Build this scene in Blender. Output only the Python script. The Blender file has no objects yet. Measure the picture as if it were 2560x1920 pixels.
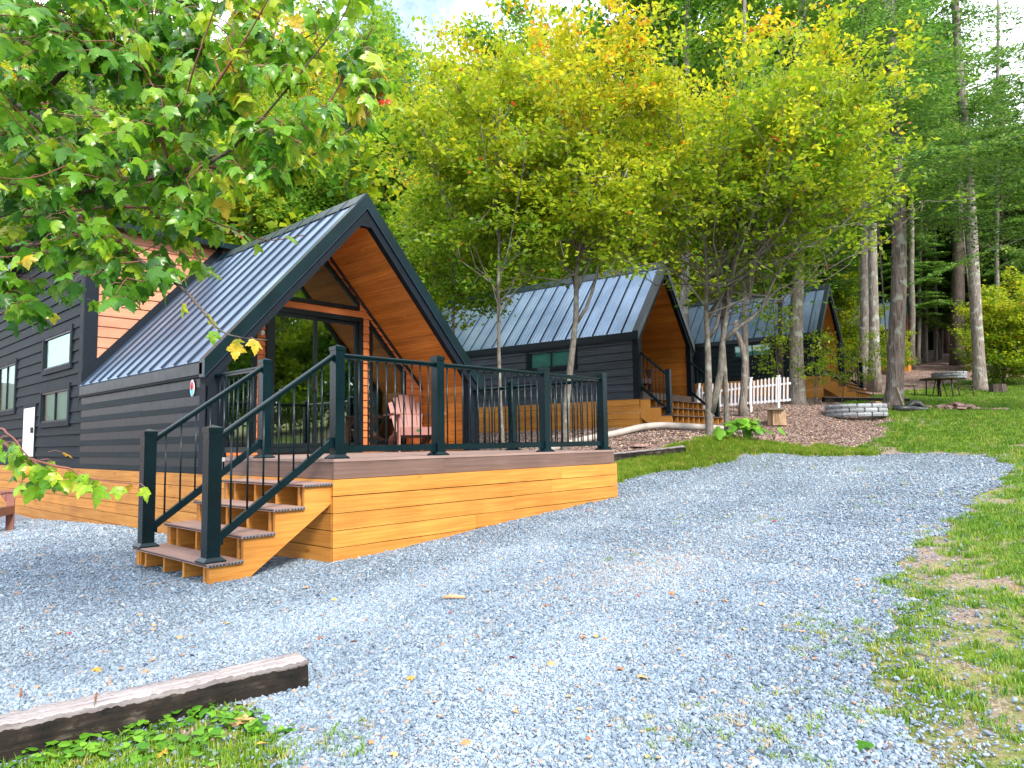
import bpy, math, random
import numpy as np
from mathutils import Matrix, Vector

random.seed(7)
rng = np.random.default_rng(11)
scene = bpy.context.scene
COL = scene.collection

# ------------------------------------------------------------------ camera
FPX = 1755.41                       # focal length in pixels of the 2560 px wide photograph
def rot(a, b, c):
    ca, sa, cb, sb, cc, sc = math.cos(a), math.sin(a), math.cos(b), math.sin(b), math.cos(c), math.sin(c)
    return (np.array([[ca, -sa, 0], [sa, ca, 0], [0, 0, 1]]) @ np.array([[1, 0, 0], [0, cb, -sb], [0, sb, cb]])
            @ np.array([[cc, -sc, 0], [sc, cc, 0], [0, 0, 1]]))
CR = rot(-0.82389845, 1.65275035, -0.0160119)
CP = np.array([-3.441, -5.308, 0.126])
cam_d = bpy.data.cameras.new('camera')
cam = bpy.data.objects.new('camera', cam_d)
COL.objects.link(cam)
M4 = Matrix.Identity(4)
for i in range(3):
    for j in range(3):
        M4[i][j] = CR[i, j]
    M4[i][3] = CP[i]
cam.matrix_world = M4
cam_d.sensor_width = 36.0
cam_d.lens = 36.0 * FPX / 2560.0
cam_d.clip_start = 0.05
cam_d.clip_end = 3000
scene.camera = cam

# ------------------------------------------------------------------ world, sun, exposure
SUN_EL, SUN_AZ = math.radians(41), math.radians(-106)      # azimuth of the direction TO the sun, from +x towards +y
world = bpy.data.worlds.new('World')
scene.world = world
world.use_nodes = True
wn, wl = world.node_tree.nodes, world.node_tree.links
wn.clear()
wo = wn.new('ShaderNodeOutputWorld'); bg = wn.new('ShaderNodeBackground')
sky = wn.new('ShaderNodeTexSky'); sky.sky_type = 'NISHITA'; sky.sun_disc = False
sky.sun_elevation = SUN_EL
sky.sun_rotation = math.pi / 2 - SUN_AZ
sky.altitude = 200; sky.air_density = 1.0; sky.dust_density = 1.0; sky.ozone_density = 1.0
wtc = wn.new('ShaderNodeTexCoord'); wns = wn.new('ShaderNodeTexNoise')
wns.inputs['Scale'].default_value = 2.6; wns.inputs['Detail'].default_value = 7; wns.inputs['Roughness'].default_value = 0.62
wr = wn.new('ShaderNodeValToRGB'); wr.color_ramp.elements[0].position = 0.30; wr.color_ramp.elements[1].position = 0.54
wm = wn.new('ShaderNodeMix'); wm.data_type = 'RGBA'
wm.inputs[7].default_value = (7.2, 7.7, 8.4, 1)
wl.new(wtc.outputs['Generated'], wns.inputs['Vector']); wl.new(wns.outputs['Fac'], wr.inputs['Fac'])
wl.new(wr.outputs['Color'], wm.inputs[0]); wl.new(sky.outputs['Color'], wm.inputs[6])
wl.new(wm.outputs[2], bg.inputs['Color']); bg.inputs['Strength'].default_value = 0.15
wl.new(bg.outputs['Background'], wo.inputs['Surface'])

sd = bpy.data.lights.new('sun', 'SUN'); sd.energy = 2.5; sd.angle = math.radians(14); sd.color = (1.0, 0.93, 0.82)
sun = bpy.data.objects.new('sun', sd); COL.objects.link(sun)
to_sun = Vector((math.cos(SUN_EL) * math.cos(SUN_AZ), math.cos(SUN_EL) * math.sin(SUN_AZ), math.sin(SUN_EL)))
sun.rotation_euler = (-to_sun).to_track_quat('-Z', 'Y').to_euler()
sun.location = (0, 0, 40)
scene.view_settings.view_transform = 'Standard'
scene.view_settings.look = 'None'
scene.view_settings.gamma = 1.0
scene.view_settings.use_curve_mapping = False
scene.view_settings.exposure = 1.44

# ------------------------------------------------------------------ helpers
def at(px, py, D):
    d = CR @ np.array([(px - 1280) / FPX, -(py - 960) / FPX, -1.0])
    return CP + d * D

def on_axis(px, py, ax, val):
    d = CR @ np.array([(px - 1280) / FPX, -(py - 960) / FPX, -1.0])
    return CP + d * ((val - CP[ax]) / d[ax])

def tag(o, label=None, cat=None, group=None, kind=None):
    if label: o['label'] = label
    if cat: o['category'] = cat
    if group: o['group'] = group
    if kind: o['kind'] = kind
    return o

def empty(name, loc, rz=0.0, label=None, cat=None, group=None):
    o = bpy.data.objects.new(name, None)
    COL.objects.link(o)
    o.location = tuple(float(v) for v in loc); o.rotation_euler = (0, 0, rz)
    o.empty_display_size = 0.2
    return tag(o, label, cat, group)

def link_mesh(name, me, parent=None, loc=None):
    o = bpy.data.objects.new(name, me)
    COL.objects.link(o)
    if parent is not None: o.parent = parent
    if loc is not None: o.location = tuple(float(v) for v in loc)
    return o

def fast_mesh(name, verts, faces, mats, tint=None, smooth=False, matidx=None):
    """verts (N,3) array, faces (M,k) int array."""
    me = bpy.data.meshes.new(name)
    verts = np.asarray(verts, dtype=np.float32); faces = np.asarray(faces, dtype=np.int32)
    m, k = faces.shape
    me.vertices.add(len(verts)); me.vertices.foreach_set('co', verts.ravel())
    me.loops.add(m * k); me.loops.foreach_set('vertex_index', faces.ravel())
    me.polygons.add(m)
    me.polygons.foreach_set('loop_start', np.arange(0, m * k, k, dtype=np.int32))
    me.polygons.foreach_set('loop_total', np.full(m, k, dtype=np.int32))
    if smooth: me.polygons.foreach_set('use_smooth', np.ones(m, dtype=bool))
    for mt in (mats if isinstance(mats, (list, tuple)) else [mats]): me.materials.append(mt)
    if matidx is not None: me.polygons.foreach_set('material_index', np.asarray(matidx, dtype=np.int32))
    if tint is not None:
        a = me.attributes.new('tint', 'FLOAT', 'FACE'); a.data.foreach_set('value', np.asarray(tint, dtype=np.float32))
    me.update(calc_edges=True)
    return me

class MB:
    def __init__(s): s.v = []; s.f = []
    def hexa(s, p):            # 8 points: bottom ring 0-3, top ring 4-7
        n = len(s.v); s.v += [tuple(map(float, q)) for q in p]
        s.f += [(n, n+3, n+2, n+1), (n+4, n+5, n+6, n+7), (n, n+1, n+5, n+4), (n+1, n+2, n+6, n+5), (n+2, n+3, n+7, n+6), (n+3, n, n+4, n+7)]
        return s
    def box(s, x0, x1, y0, y1, z0, z1):
        return s.hexa([(x0,y0,z0),(x1,y0,z0),(x1,y1,z0),(x0,y1,z0),(x0,y0,z1),(x1,y0,z1),(x1,y1,z1),(x0,y1,z1)])
    def prism(s, pts, d):      # planar 3D polygon pts extruded by vector d
        n = len(s.v); k = len(pts)
        s.v += [tuple(map(float, q)) for q in pts] + [tuple(float(q[i] + d[i]) for i in range(3)) for q in pts]
        s.f.append(tuple(range(n + k - 1, n - 1, -1))); s.f.append(tuple(range(n + k, n + 2 * k)))
        for i in range(k):
            j = (i + 1) % k
            s.f.append((n + i, n + j, n + k + j, n + k + i))
        return s
    def bar(s, a, b, w, h, up=(0, 0, 1)):   # box of section w x h from a to b
        a, b = Vector(a), Vector(b); d = (b - a).normalized(); up = Vector(up)
        sx = d.cross(up)
        if sx.length < 1e-4: sx = d.cross(Vector((0, 1, 0)))
        sx.normalize(); u = sx.cross(d).normalized()
        p = []
        for c in (a, b):
            for (i, j) in ((-1, -1), (1, -1), (1, 1), (-1, 1)):
                p.append(c + sx * (i * w / 2) + u * (j * h / 2))
        return s.hexa(p)
    def tube(s, pts, rad, n=8, cap=True):
        pts = [Vector(p) for p in pts]
        if not hasattr(rad, '__len__'): rad = [rad] * len(pts)
        base = len(s.v); prev = None
        for i, p in enumerate(pts):
            d = (pts[min(i + 1, len(pts) - 1)] - pts[max(i - 1, 0)]).normalized()
            if prev is None:
                u = d.cross(Vector((0, 0, 1)))
                if u.length < 0.1: u = d.cross(Vector((1, 0, 0)))
            else: u = prev - d * prev.dot(d)
            u.normalize(); w = d.cross(u); prev = u
            for k in range(n):
                t = 2 * math.pi * k / n
                s.v.append(tuple(p + (u * math.cos(t) + w * math.sin(t)) * rad[i]))
        for i in range(len(pts) - 1):
            for k in range(n):
                a = base + i * n + k; b = base + i * n + (k + 1) % n
                s.f.append((a, b, b + n, a + n))
        if cap:
            s.f.append(tuple(base + k for k in reversed(range(n))))
            s.f.append(tuple(base + (len(pts) - 1) * n + k for k in range(n)))
        return s
    def mesh(s, name, m, smooth=False, bevel=0):
        me = bpy.data.meshes.new(name); me.from_pydata(s.v, [], s.f); me.materials.append(m)
        if smooth: me.polygons.foreach_set('use_smooth', [True] * len(me.polygons))
        me.update()
        return me
    def build(s, name, m, parent=None, smooth=False, loc=None):
        return link_mesh(name, s.mesh(name, m, smooth), parent, loc)

# ------------------------------------------------------------------ materials
def new_mat(name):
    m = bpy.data.materials.new(name); m.use_nodes = True
    n, l = m.node_tree.nodes, m.node_tree.links
    n.clear()
    out = n.new('ShaderNodeOutputMaterial'); b = n.new('ShaderNodeBsdfPrincipled')
    l.new(b.outputs['BSDF'], out.inputs['Surface'])
    return m, n, l, b, out

def ramp(n, stops):
    r = n.new('ShaderNodeValToRGB'); e = r.color_ramp.elements
    e[0].position, e[0].color = stops[0][0], (*stops[0][1], 1)
    e[1].position, e[1].color = stops[-1][0], (*stops[-1][1], 1)
    for p, c in stops[1:-1]:
        x = e.new(p); x.color = (*c, 1)
    return r

def math_n(n, l, op, a, b=None):
    q = n.new('ShaderNodeMath'); q.operation = op
    for i, v in enumerate((a, b)):
        if v is None: continue
        if isinstance(v, (int, float)): q.inputs[i].default_value = v
        else: l.new(v, q.inputs[i])
    return q.outputs[0]

def mixc(n, l, fac, a, b, mode='MIX'):
    q = n.new('ShaderNodeMix'); q.data_type = 'RGBA'; q.blend_type = mode
    for s, v in ((0, fac), (6, a), (7, b)):
        if isinstance(v, (int, float)): q.inputs[s].default_value = v
        elif isinstance(v, tuple): q.inputs[s].default_value = (*v, 1)
        else: l.new(v, q.inputs[s])
    return q.outputs[2]

def wood_mat(name, dark, light, axis='Y', fine=60, rough=0.6, knots=0.0, vary=0.25, bump=0.3, spec=0.3, knotc=(0.1, 0.03, 0.01), sheen_tone=None):
    m, n, l, b, out = new_mat(name)
    tc = n.new('ShaderNodeTexCoord'); mp = n.new('ShaderNodeMapping'); oi = n.new('ShaderNodeObjectInfo')
    sc = {'X': (1.3, fine, fine), 'Y': (fine, 1.3, fine), 'Z': (fine, fine, 1.3)}[axis]
    mp.inputs['Scale'].default_value = sc
    l.new(tc.outputs['Object'], mp.inputs['Vector'])
    off = n.new('ShaderNodeVectorMath'); off.operation = 'ADD'
    cmb = n.new('ShaderNodeCombineXYZ')
    k = math_n(n, l, 'MULTIPLY', oi.outputs['Random'], 137.0)
    for i in range(3): l.new(k, cmb.inputs[i])
    l.new(mp.outputs['Vector'], off.inputs[0]); l.new(cmb.outputs[0], off.inputs[1])
    ns = n.new('ShaderNodeTexNoise'); ns.inputs['Scale'].default_value = 1.0; ns.inputs['Detail'].default_value = 6; ns.inputs['Roughness'].default_value = 0.6; ns.inputs['Distortion'].default_value = 0.6
    l.new(off.outputs[0], ns.inputs['Vector'])
    r = ramp(n, [(0.3, dark), (0.68, light)])
    l.new(ns.outputs['Fac'], r.inputs['Fac'])
    col = r.outputs['Color']
    # board to board value
    hv = n.new('ShaderNodeHueSaturation')
    l.new(math_n(n, l, 'ADD', math_n(n, l, 'MULTIPLY', oi.outputs['Random'], vary), 1.0 - vary / 2), hv.inputs['Value'])
    l.new(col, hv.inputs['Color']); col = hv.outputs['Color']
    n2 = n.new('ShaderNodeTexNoise'); n2.inputs['Scale'].default_value = 1.7; n2.inputs['Detail'].default_value = 4
    l.new(tc.outputs['Object'], n2.inputs['Vector'])
    r2 = ramp(n, [(0.35, (0.78, 0.76, 0.74)), (0.65, (1, 1, 1))]); l.new(n2.outputs['Fac'], r2.inputs['Fac'])
    col = mixc(n, l, 0.8, col, r2.outputs['Color'], 'MULTIPLY')
    if sheen_tone:
        n3 = n.new('ShaderNodeTexNoise'); n3.inputs['Scale'].default_value = 5; n3.inputs['Detail'].default_value = 8; n3.inputs['Roughness'].default_value = .7
        l.new(off.outputs[0], n3.inputs['Vector'])
        r3 = ramp(n, [(0.52, (0, 0, 0)), (0.72, (1, 1, 1))]); l.new(n3.outputs['Fac'], r3.inputs['Fac'])
        col = mixc(n, l, math_n(n, l, 'MULTIPLY', r3.outputs['Color'], .55), col, sheen_tone)  # uneven sheen put into the base colour as lighter noise blotches
    if knots > 0:
        mk = n.new('ShaderNodeMapping')
        mk.inputs['Scale'].default_value = {'X': (1.6, 4.5, 4.5), 'Y': (4.5, 1.6, 4.5), 'Z': (4.5, 4.5, 1.6)}[axis]
        l.new(tc.outputs['Object'], mk.inputs['Vector'])
        vo = n.new('ShaderNodeTexVoronoi'); vo.inputs['Scale'].default_value = 1.0
        l.new(mk.outputs[0], vo.inputs['Vector'])
        rk = ramp(n, [(0.04, (1, 1, 1)), (0.10, (0, 0, 0))]); l.new(vo.outputs['Distance'], rk.inputs['Fac'])
        col = mixc(n, l, math_n(n, l, 'MULTIPLY', rk.outputs['Color'], knots), col, knotc)
    l.new(col, b.inputs['Base Color'])
    b.inputs['Roughness'].default_value = rough; b.inputs['Specular IOR Level'].default_value = spec
    bp = n.new('ShaderNodeBump'); bp.inputs['Strength'].default_value = bump; bp.inputs['Distance'].default_value = 0.004
    l.new(ns.outputs['Fac'], bp.inputs['Height']); l.new(bp.outputs[0], b.inputs['Normal'])
    return m

def plain(name, col, rough=0.5, metallic=0.0, spec=0.5, noise=0.15, nscale=8, bump=0.0, bscale=200, vary=0.0):
    m, n, l, b, out = new_mat(name)
    tc = n.new('ShaderNodeTexCoord'); ns = n.new('ShaderNodeTexNoise'); ns.inputs['Scale'].default_value = nscale; ns.inputs['Detail'].default_value = 6
    l.new(tc.outputs['Object'], ns.inputs['Vector'])
    lo = tuple(c * (1 - noise) for c in col); hi = tuple(min(1, c * (1 + noise)) for c in col)
    r = ramp(n, [(0.3, lo), (0.7, hi)]); l.new(ns.outputs['Fac'], r.inputs['Fac'])
    c = r.outputs['Color']
    if vary:
        oi = n.new('ShaderNodeObjectInfo'); hv = n.new('ShaderNodeHueSaturation')
        l.new(math_n(n, l, 'ADD', math_n(n, l, 'MULTIPLY', oi.outputs['Random'], vary), 1.0 - vary / 2), hv.inputs['Value'])
        l.new(c, hv.inputs['Color']); c = hv.outputs['Color']
    l.new(c, b.inputs['Base Color'])
    rr = math_n(n, l, 'ADD', math_n(n, l, 'MULTIPLY', ns.outputs['Fac'], 0.2), rough - 0.1); l.new(rr, b.inputs['Roughness'])
    b.inputs['Metallic'].default_value = metallic; b.inputs['Specular IOR Level'].default_value = spec
    if bump:
        nb = n.new('ShaderNodeTexNoise'); nb.inputs['Scale'].default_value = bscale; nb.inputs['Detail'].default_value = 4
        l.new(tc.outputs['Object'], nb.inputs['Vector'])
        bp = n.new('ShaderNodeBump'); bp.inputs['Strength'].default_value = bump; bp.inputs['Distance'].default_value = 0.005
        l.new(nb.outputs['Fac'], bp.inputs['Height']); l.new(bp.outputs[0], b.inputs['Normal'])
    return m

def leaf_mat(name, stops, trans=0.35, rough=0.45, inst=False, spec=0.4, spots=False):
    m, n, l, b, out = new_mat(name)
    a = n.new('ShaderNodeAttribute'); a.attribute_name = 'tint'
    if inst: a.attribute_type = 'INSTANCER'
    r = ramp(n, stops); l.new(a.outputs['Fac'], r.inputs['Fac'])
    c = r.outputs['Color']
    if spots:
        tc = n.new('ShaderNodeTexCoord'); ns = n.new('ShaderNodeTexNoise'); ns.inputs['Scale'].default_value = 28; ns.inputs['Detail'].default_value = 3
        l.new(tc.outputs['Object'], ns.inputs['Vector'])
        r2 = ramp(n, [(0.42, (0.7, 0.8, 0.5)), (0.6, (1.25, 1.12, 1.0))]); l.new(ns.outputs['Fac'], r2.inputs['Fac'])
        c = mixc(n, l, 1.0, c, r2.outputs['Color'], 'MULTIPLY')
        vo = n.new('ShaderNodeTexVoronoi'); vo.inputs['Scale'].default_value = 48
        l.new(tc.outputs['Object'], vo.inputs['Vector'])
        r3 = ramp(n, [(0.10, (1, 1, 1)), (0.17, (0, 0, 0))]); l.new(vo.outputs['Distance'], r3.inputs['Fac'])
        c = mixc(n, l, math_n(n, l, 'MULTIPLY', r3.outputs['Color'], 0.85), c, (0.10, 0.04, 0.01))
    l.new(c, b.inputs['Base Color']); b.inputs['Roughness'].default_value = rough; b.inputs['Specular IOR Level'].default_value = spec
    t = n.new('ShaderNodeBsdfTranslucent'); mx = n.new('ShaderNodeMixShader'); mx.inputs[0].default_value = trans
    l.new(c, t.inputs['Color']); l.new(b.outputs[0], mx.inputs[1]); l.new(t.outputs[0], mx.inputs[2])
    l.new(mx.outputs[0], out.inputs['Surface'])
    return m

def glass_mat(name, tint=(0.75, 0.9, 0.85), base=0.12, amt=1.0):
    m, n, l, b, out = new_mat(name)
    n.remove(b)
    tr = n.new('ShaderNodeBsdfTransparent'); tr.inputs['Color'].default_value = (*tint, 1)
    gl = n.new('ShaderNodeBsdfGlossy'); gl.inputs['Roughness'].default_value = 0.01; gl.inputs['Color'].default_value = (0.95, 1, 0.97, 1)
    lw = n.new('ShaderNodeFresnel'); lw.inputs['IOR'].default_value = 1.6
    f = math_n(n, l, 'ADD', math_n(n, l, 'MULTIPLY', lw.outputs[0], amt), base)
    mx = n.new('ShaderNodeMixShader'); l.new(f, mx.inputs[0]); l.new(tr.outputs[0], mx.inputs[1]); l.new(gl.outputs[0], mx.inputs[2])
    l.new(mx.outputs[0], out.inputs['Surface'])
    return m

M = {}
M['skirt_y'] = wood_mat('orange_stain_wood_y', (0.40, 0.150, 0.022), (0.60, 0.270, 0.055), 'Y', 40, 0.6, 0.7, 0.26, 0.25, knotc=(0.28, 0.08, 0.01))
M['skirt_x'] = wood_mat('orange_stain_wood_x', (0.40, 0.150, 0.022), (0.60, 0.270, 0.055), 'X', 40, 0.6, 0.7, 0.26, 0.25, knotc=(0.28, 0.08, 0.01))
M['skirt_z'] = wood_mat('orange_stain_wood_z', (0.38, 0.13, 0.012), (0.50, 0.19, 0.02), 'Z', 55, 0.55, 0.3, 0.2, 0.25)
M['cedar_y'] = wood_mat('cedar_ceiling', (0.40, 0.115, 0.016), (0.68, 0.25, 0.045), 'Y', 45, 0.45, 0.8, 0.40, 0.3, knotc=(0.70, 0.28, 0.06))
M['cedar_x'] = wood_mat('cedar_siding_x', (0.42, 0.11, 0.028), (0.64, 0.21, 0.065), 'X', 70, 0.6, 0.0, 0.22, 0.5)
M['cedar_up'] = wood_mat('cedar_siding_upper', (0.42, 0.155, 0.085), (0.56, 0.25, 0.15), 'X', 70, 0.6, 0.0, 0.18, 0.5)
M['siding_y'] = wood_mat('charcoal_siding_y', (0.0006, 0.0022, 0.0036), (0.0075, 0.0165, 0.0225), 'Y', 90, 0.6, 0.0, 0.35, 0.8, spec=0.12, sheen_tone=(0.022, 0.038, 0.046))  # last colour is the sheen painted in pale blotches on the boards
M['siding_x'] = wood_mat('charcoal_siding_x', (0.0006, 0.0022, 0.0036), (0.0075, 0.0165, 0.0225), 'X', 90, 0.6, 0.0, 0.35, 0.8, spec=0.12)
M['siding_far'] = wood_mat('grey_blue_siding', (0.006, 0.012, 0.020), (0.060, 0.070, 0.088), 'Y', 50, 0.55, 0.0, 0.3, 0.8, spec=0.3)
M['trim'] = plain('blue_black_trim', (0.0025, 0.0065, 0.0125), 0.6, 0, 0.2, 0.3, 6, 0.7, 160)
M['metal'] = plain('teal_black_metal', (0.0006, 0.0095, 0.0135), 0.28, 0.0, 0.30, 0.25, 3, 0.05, 300)
M['rake'] = plain('rake_metal', (0.0006, 0.0100, 0.0140), 0.34, 0.0, 0.32, 0.3, 2.5, 0.05, 8)
M['deck_top'] = wood_mat('composite_deck', (0.25, 0.165, 0.145), (0.34, 0.24, 0.21), 'X', 50, 0.6, 0, 0.12, 0.3)
M['deck_top_y'] = wood_mat('composite_deck_y', (0.25, 0.15, 0.125), (0.34, 0.22, 0.18), 'Y', 50, 0.6, 0, 0.12, 0.3)
M['fascia'] = wood_mat('composite_fascia', (0.115, 0.068, 0.055), (0.18, 0.115, 0.095), 'X', 38, 0.6, 0, 0.08, 0.2)
M['fascia_y'] = wood_mat('composite_fascia_y', (0.115, 0.068, 0.055), (0.18, 0.115, 0.095), 'Y', 38, 0.6, 0, 0.08, 0.2)
M['tread_end'] = plain('tread_end', (0.16, 0.15, 0.17), 0.7)
M['groove'] = plain('dark_groove', (0.012, 0.012, 0.016), 0.8)
M['white'] = plain('white_paint', (0.80, 0.80, 0.80), 0.4, 0, 0.5, 0.05)
M['vinyl'] = plain('white_vinyl', (0.82, 0.80, 0.86), 0.35, 0, 0.5, 0.05)
M['black'] = plain('black_plastic', (0.012, 0.013, 0.015), 0.5)
M['frame'] = plain('black_window_frame', (0.002, 0.007, 0.010), 0.4, 0, .35)
M['pink_chair'] = plain('faded_red_poly', (0.26, 0.115, 0.10), 0.5, 0, 0.4, 0.1)
M['red_chair'] = plain('red_brown_poly', (0.22, 0.095, 0.075), 0.5, 0, 0.4, 0.1)
M['plum_chair'] = plain('plum_brown_poly', (0.16, 0.075, 0.085), 0.5, 0, 0.4, 0.1)
M['glass'] = glass_mat('door_glass', (0.62, 0.80, 0.72), 0.16, 1.1)
M['glass_small'] = glass_mat('window_glass', (0.78, 0.95, 0.92), 0.03, 0.45)
M['blind'] = plain('pale_blind', (0.36, 0.53, 0.50), 0.6, 0, 0.3, 0.05)
M['inner_wood'] = wood_mat('pale_inner_wood', (0.52, 0.46, 0.38), (0.70, 0.64, 0.54), 'Y', 40, 0.6, 0.5, 0.2, 0.1)
M['inner_floor'] = plain('inner_floor', (0.10, 0.07, 0.05), 0.5)
M['teal_wall'] = plain('inner_teal', (0.18, 0.30, 0.28), 0.6)
M['table_wood'] = plain('weathered_table_wood', (0.055, 0.045, 0.035), 0.8, 0, .3, .3, 30, .3, 90)
M['steel'] = plain('rusty_dark_steel', (0.035, 0.028, 0.024), 0.5, 0.5)
M['galv'] = plain('galvanised', (0.6, 0.65, 0.7), 0.3, 0.6)
M['red'] = plain('red_enamel', (0.62, 0.012, 0.02), 0.3)
M['blue'] = plain('light_blue_enamel', (0.10, 0.42, 0.62), 0.3)
M['green_tag'] = plain('green_tag', (0.02, 0.10, 0.03), 0.4)
M['pipe'] = plain('chalky_drain_pipe', (0.36, 0.325, 0.30), 0.6, 0, .3, .15, 5)
M['block'] = plain('grey_wall_block', (0.27, 0.29, 0.32), 0.9, 0, .2, .25, 20, 1.0, 60, vary=0.3)
M['rock'] = plain('red_flat_rock', (0.34, 0.22, 0.20), 0.9, 0, .2, .3, 12, 1.0, 40, vary=0.4)
M['tarp'] = plain('black_rubber', (0.025, 0.025, 0.03), 0.45)
M['stump_side'] = wood_mat('stump_bark', (0.16, 0.10, 0.06), (0.48, 0.33, 0.21), 'Z', 26, 0.85, 0, .3, .8)
M['log_end'] = plain('sawn_log_end', (0.50, 0.30, 0.17), 0.8, 0, .2, .25, 14)
M['board_grey'] = wood_mat('grey_board', (0.22, 0.18, 0.15), (0.38, 0.33, 0.28), 'X', 40, 0.8, 0, .2, .5)

def roof_mat():
    m, n, l, b, out = new_mat('standing_seam_metal')
    tc = n.new('ShaderNodeTexCoord'); oi = n.new('ShaderNodeObjectInfo')
    ns = n.new('ShaderNodeTexNoise'); ns.inputs['Scale'].default_value = 1.2; ns.inputs['Detail'].default_value = 3
    l.new(tc.outputs['Object'], ns.inputs['Vector'])
    r = ramp(n, [(0.3, (0.13, 0.19, 0.28)), (0.7, (0.24, 0.32, 0.43))]); l.new(ns.outputs['Fac'], r.inputs['Fac'])
    hv = n.new('ShaderNodeHueSaturation'); l.new(math_n(n, l, 'ADD', math_n(n, l, 'MULTIPLY', oi.outputs['Random'], .16), .92), hv.inputs['Value'])
    l.new(r.outputs['Color'], hv.inputs['Color']); l.new(hv.outputs[0], b.inputs['Base Color'])
    b.inputs['Metallic'].default_value = 0.65; b.inputs['Roughness'].default_value = 0.33
    bp = n.new('ShaderNodeBump'); bp.inputs['Strength'].default_value = 0.25; bp.inputs['Distance'].default_value = 0.03
    l.new(ns.outputs['Fac'], bp.inputs['Height']); l.new(bp.outputs[0], b.inputs['Normal'])
    return m
M['roof'] = roof_mat()
M['seam'] = plain('seam_metal', (0.010, 0.022, 0.045), 0.45, 0.0, .3)

def bark_mat(name, dark, light, vscale=3.0, lichen=None, bump=1.0):
    m, n, l, b, out = new_mat(name)
    tc = n.new('ShaderNodeTexCoord'); mp = n.new('ShaderNodeMapping'); mp.inputs['Scale'].default_value = (14, 14, vscale)
    l.new(tc.outputs['Object'], mp.inputs['Vector'])
    ns = n.new('ShaderNodeTexNoise'); ns.inputs['Scale'].default_value = 1.6; ns.inputs['Detail'].default_value = 8; ns.inputs['Roughness'].default_value = .68
    l.new(mp.outputs[0], ns.inputs['Vector'])
    r = ramp(n, [(0.32, dark), (0.62, light)]); l.new(ns.outputs['Fac'], r.inputs['Fac']); c = r.outputs['Color']
    if lichen:
        n2 = n.new('ShaderNodeTexNoise'); n2.inputs['Scale'].default_value = 4.5; n2.inputs['Detail'].default_value = 6
        l.new(tc.outputs['Object'], n2.inputs['Vector'])
        r2 = ramp(n, [(0.56, (0, 0, 0)), (0.66, (1, 1, 1))]); l.new(n2.outputs['Fac'], r2.inputs['Fac'])
        c = mixc(n, l, math_n(n, l, 'MULTIPLY', r2.outputs['Color'], .6), c, lichen)
    l.new(c, b.inputs['Base Color']); b.inputs['Roughness'].default_value = 0.9; b.inputs['Specular IOR Level'].default_value = 0.2
    bp = n.new('ShaderNodeBump'); bp.inputs['Strength'].default_value = bump; bp.inputs['Distance'].default_value = 0.03
    l.new(ns.outputs['Fac'], bp.inputs['Height']); l.new(bp.outputs[0], b.inputs['Normal'])
    return m
M['bark_grey'] = bark_mat('smooth_grey_bark', (0.07, 0.062, 0.054), (0.19, 0.168, 0.145), 6, (0.30, 0.33, 0.27), 0.4)
M['bark_big'] = bark_mat('furrowed_bark', (0.035, 0.027, 0.025), (0.21, 0.17, 0.155), 1.4, (0.30, 0.33, 0.30))
M['bark_pale'] = bark_mat('pale_lichen_bark', (0.085, 0.07, 0.062), (0.31, 0.27, 0.245), 2.2, (0.46, 0.50, 0.44))
M['bark_dark'] = bark_mat('dark_bark', (0.035, 0.026, 0.024), (0.13, 0.10, 0.09), 2.0)
M['twig'] = plain('red_maple_twig', (0.17, 0.055, 0.04), 0.6)
M['twig_dark'] = bark_mat('dark_twig', (0.03, 0.025, 0.025), (0.14, 0.12, 0.10), 6)
M['timber'] = None

YG = [(0.0, (0.045, 0.13, 0.008)), (0.25, (0.13, 0.27, 0.012)), (0.5, (0.29, 0.41, 0.018)), (0.74, (0.52, 0.53, 0.022)), (0.9, (0.74, 0.53, 0.02)), (1.0, (0.65, 0.14, 0.02))]
GR = [(0.0, (0.035, 0.11, 0.014)), (0.3, (0.10, 0.25, 0.020)), (0.6, (0.24, 0.40, 0.030)), (0.85, (0.48, 0.50, 0.05)), (1.0, (0.62, 0.36, 0.03))]
HM = [(0.0, (0.040, 0.12, 0.026)), (0.5, (0.14, 0.30, 0.048)), (1.0, (0.33, 0.48, 0.06))]
MP = [(0.0, (0.030, 0.13, 0.022)), (0.35, (0.11, 0.31, 0.025)), (0.65, (0.27, 0.49, 0.035)), (0.85, (0.50, 0.57, 0.045)), (0.96, (0.65, 0.46, 0.06)), (1.0, (0.72, 0.06, 0.02))]
M['leaf_yellow'] = leaf_mat('yellow_green_leaf', YG, 0.62)
M['leaf_green'] = leaf_mat('green_leaf', GR, 0.58)
M['leaf_hemlock'] = leaf_mat('hemlock_needles', HM, 0.35)
M['leaf_maple'] = leaf_mat('maple_leaf', MP, 0.52, 0.30, spots=True, spec=.6)
M['leaf_weed'] = leaf_mat('weed_leaf', [(0, (0.05, 0.19, 0.012)), (1, (0.20, 0.42, 0.03))], 0.35, 0.45)
M['leaf_fallen'] = leaf_mat('fallen_leaf', [(0, (0.24, 0.10, 0.06)), (0.4, (0.52, 0.22, 0.09)), (0.7, (0.60, 0.34, 0.16)), (0.85, (0.66, 0.42, 0.05)), (1.0, (0.45, 0.015, 0.03))], 0.15, 0.6)
M['grass'] = leaf_mat('grass_blade', [(0, (0.07, 0.19, 0.008)), (0.55, (0.20, 0.33, 0.020)), (0.85, (0.38, 0.38, 0.06)), (1, (0.48, 0.36, 0.16))], 0.3, 0.5, inst=True)
M['chip'] = leaf_mat('mulch_chip', [(0, (0.11, 0.065, 0.055)), (0.5, (0.30, 0.222, 0.192)), (0.85, (0.52, 0.42, 0.36)), (1, (0.62, 0.30, 0.10))], 0.05, 0.8, inst=True)
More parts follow.
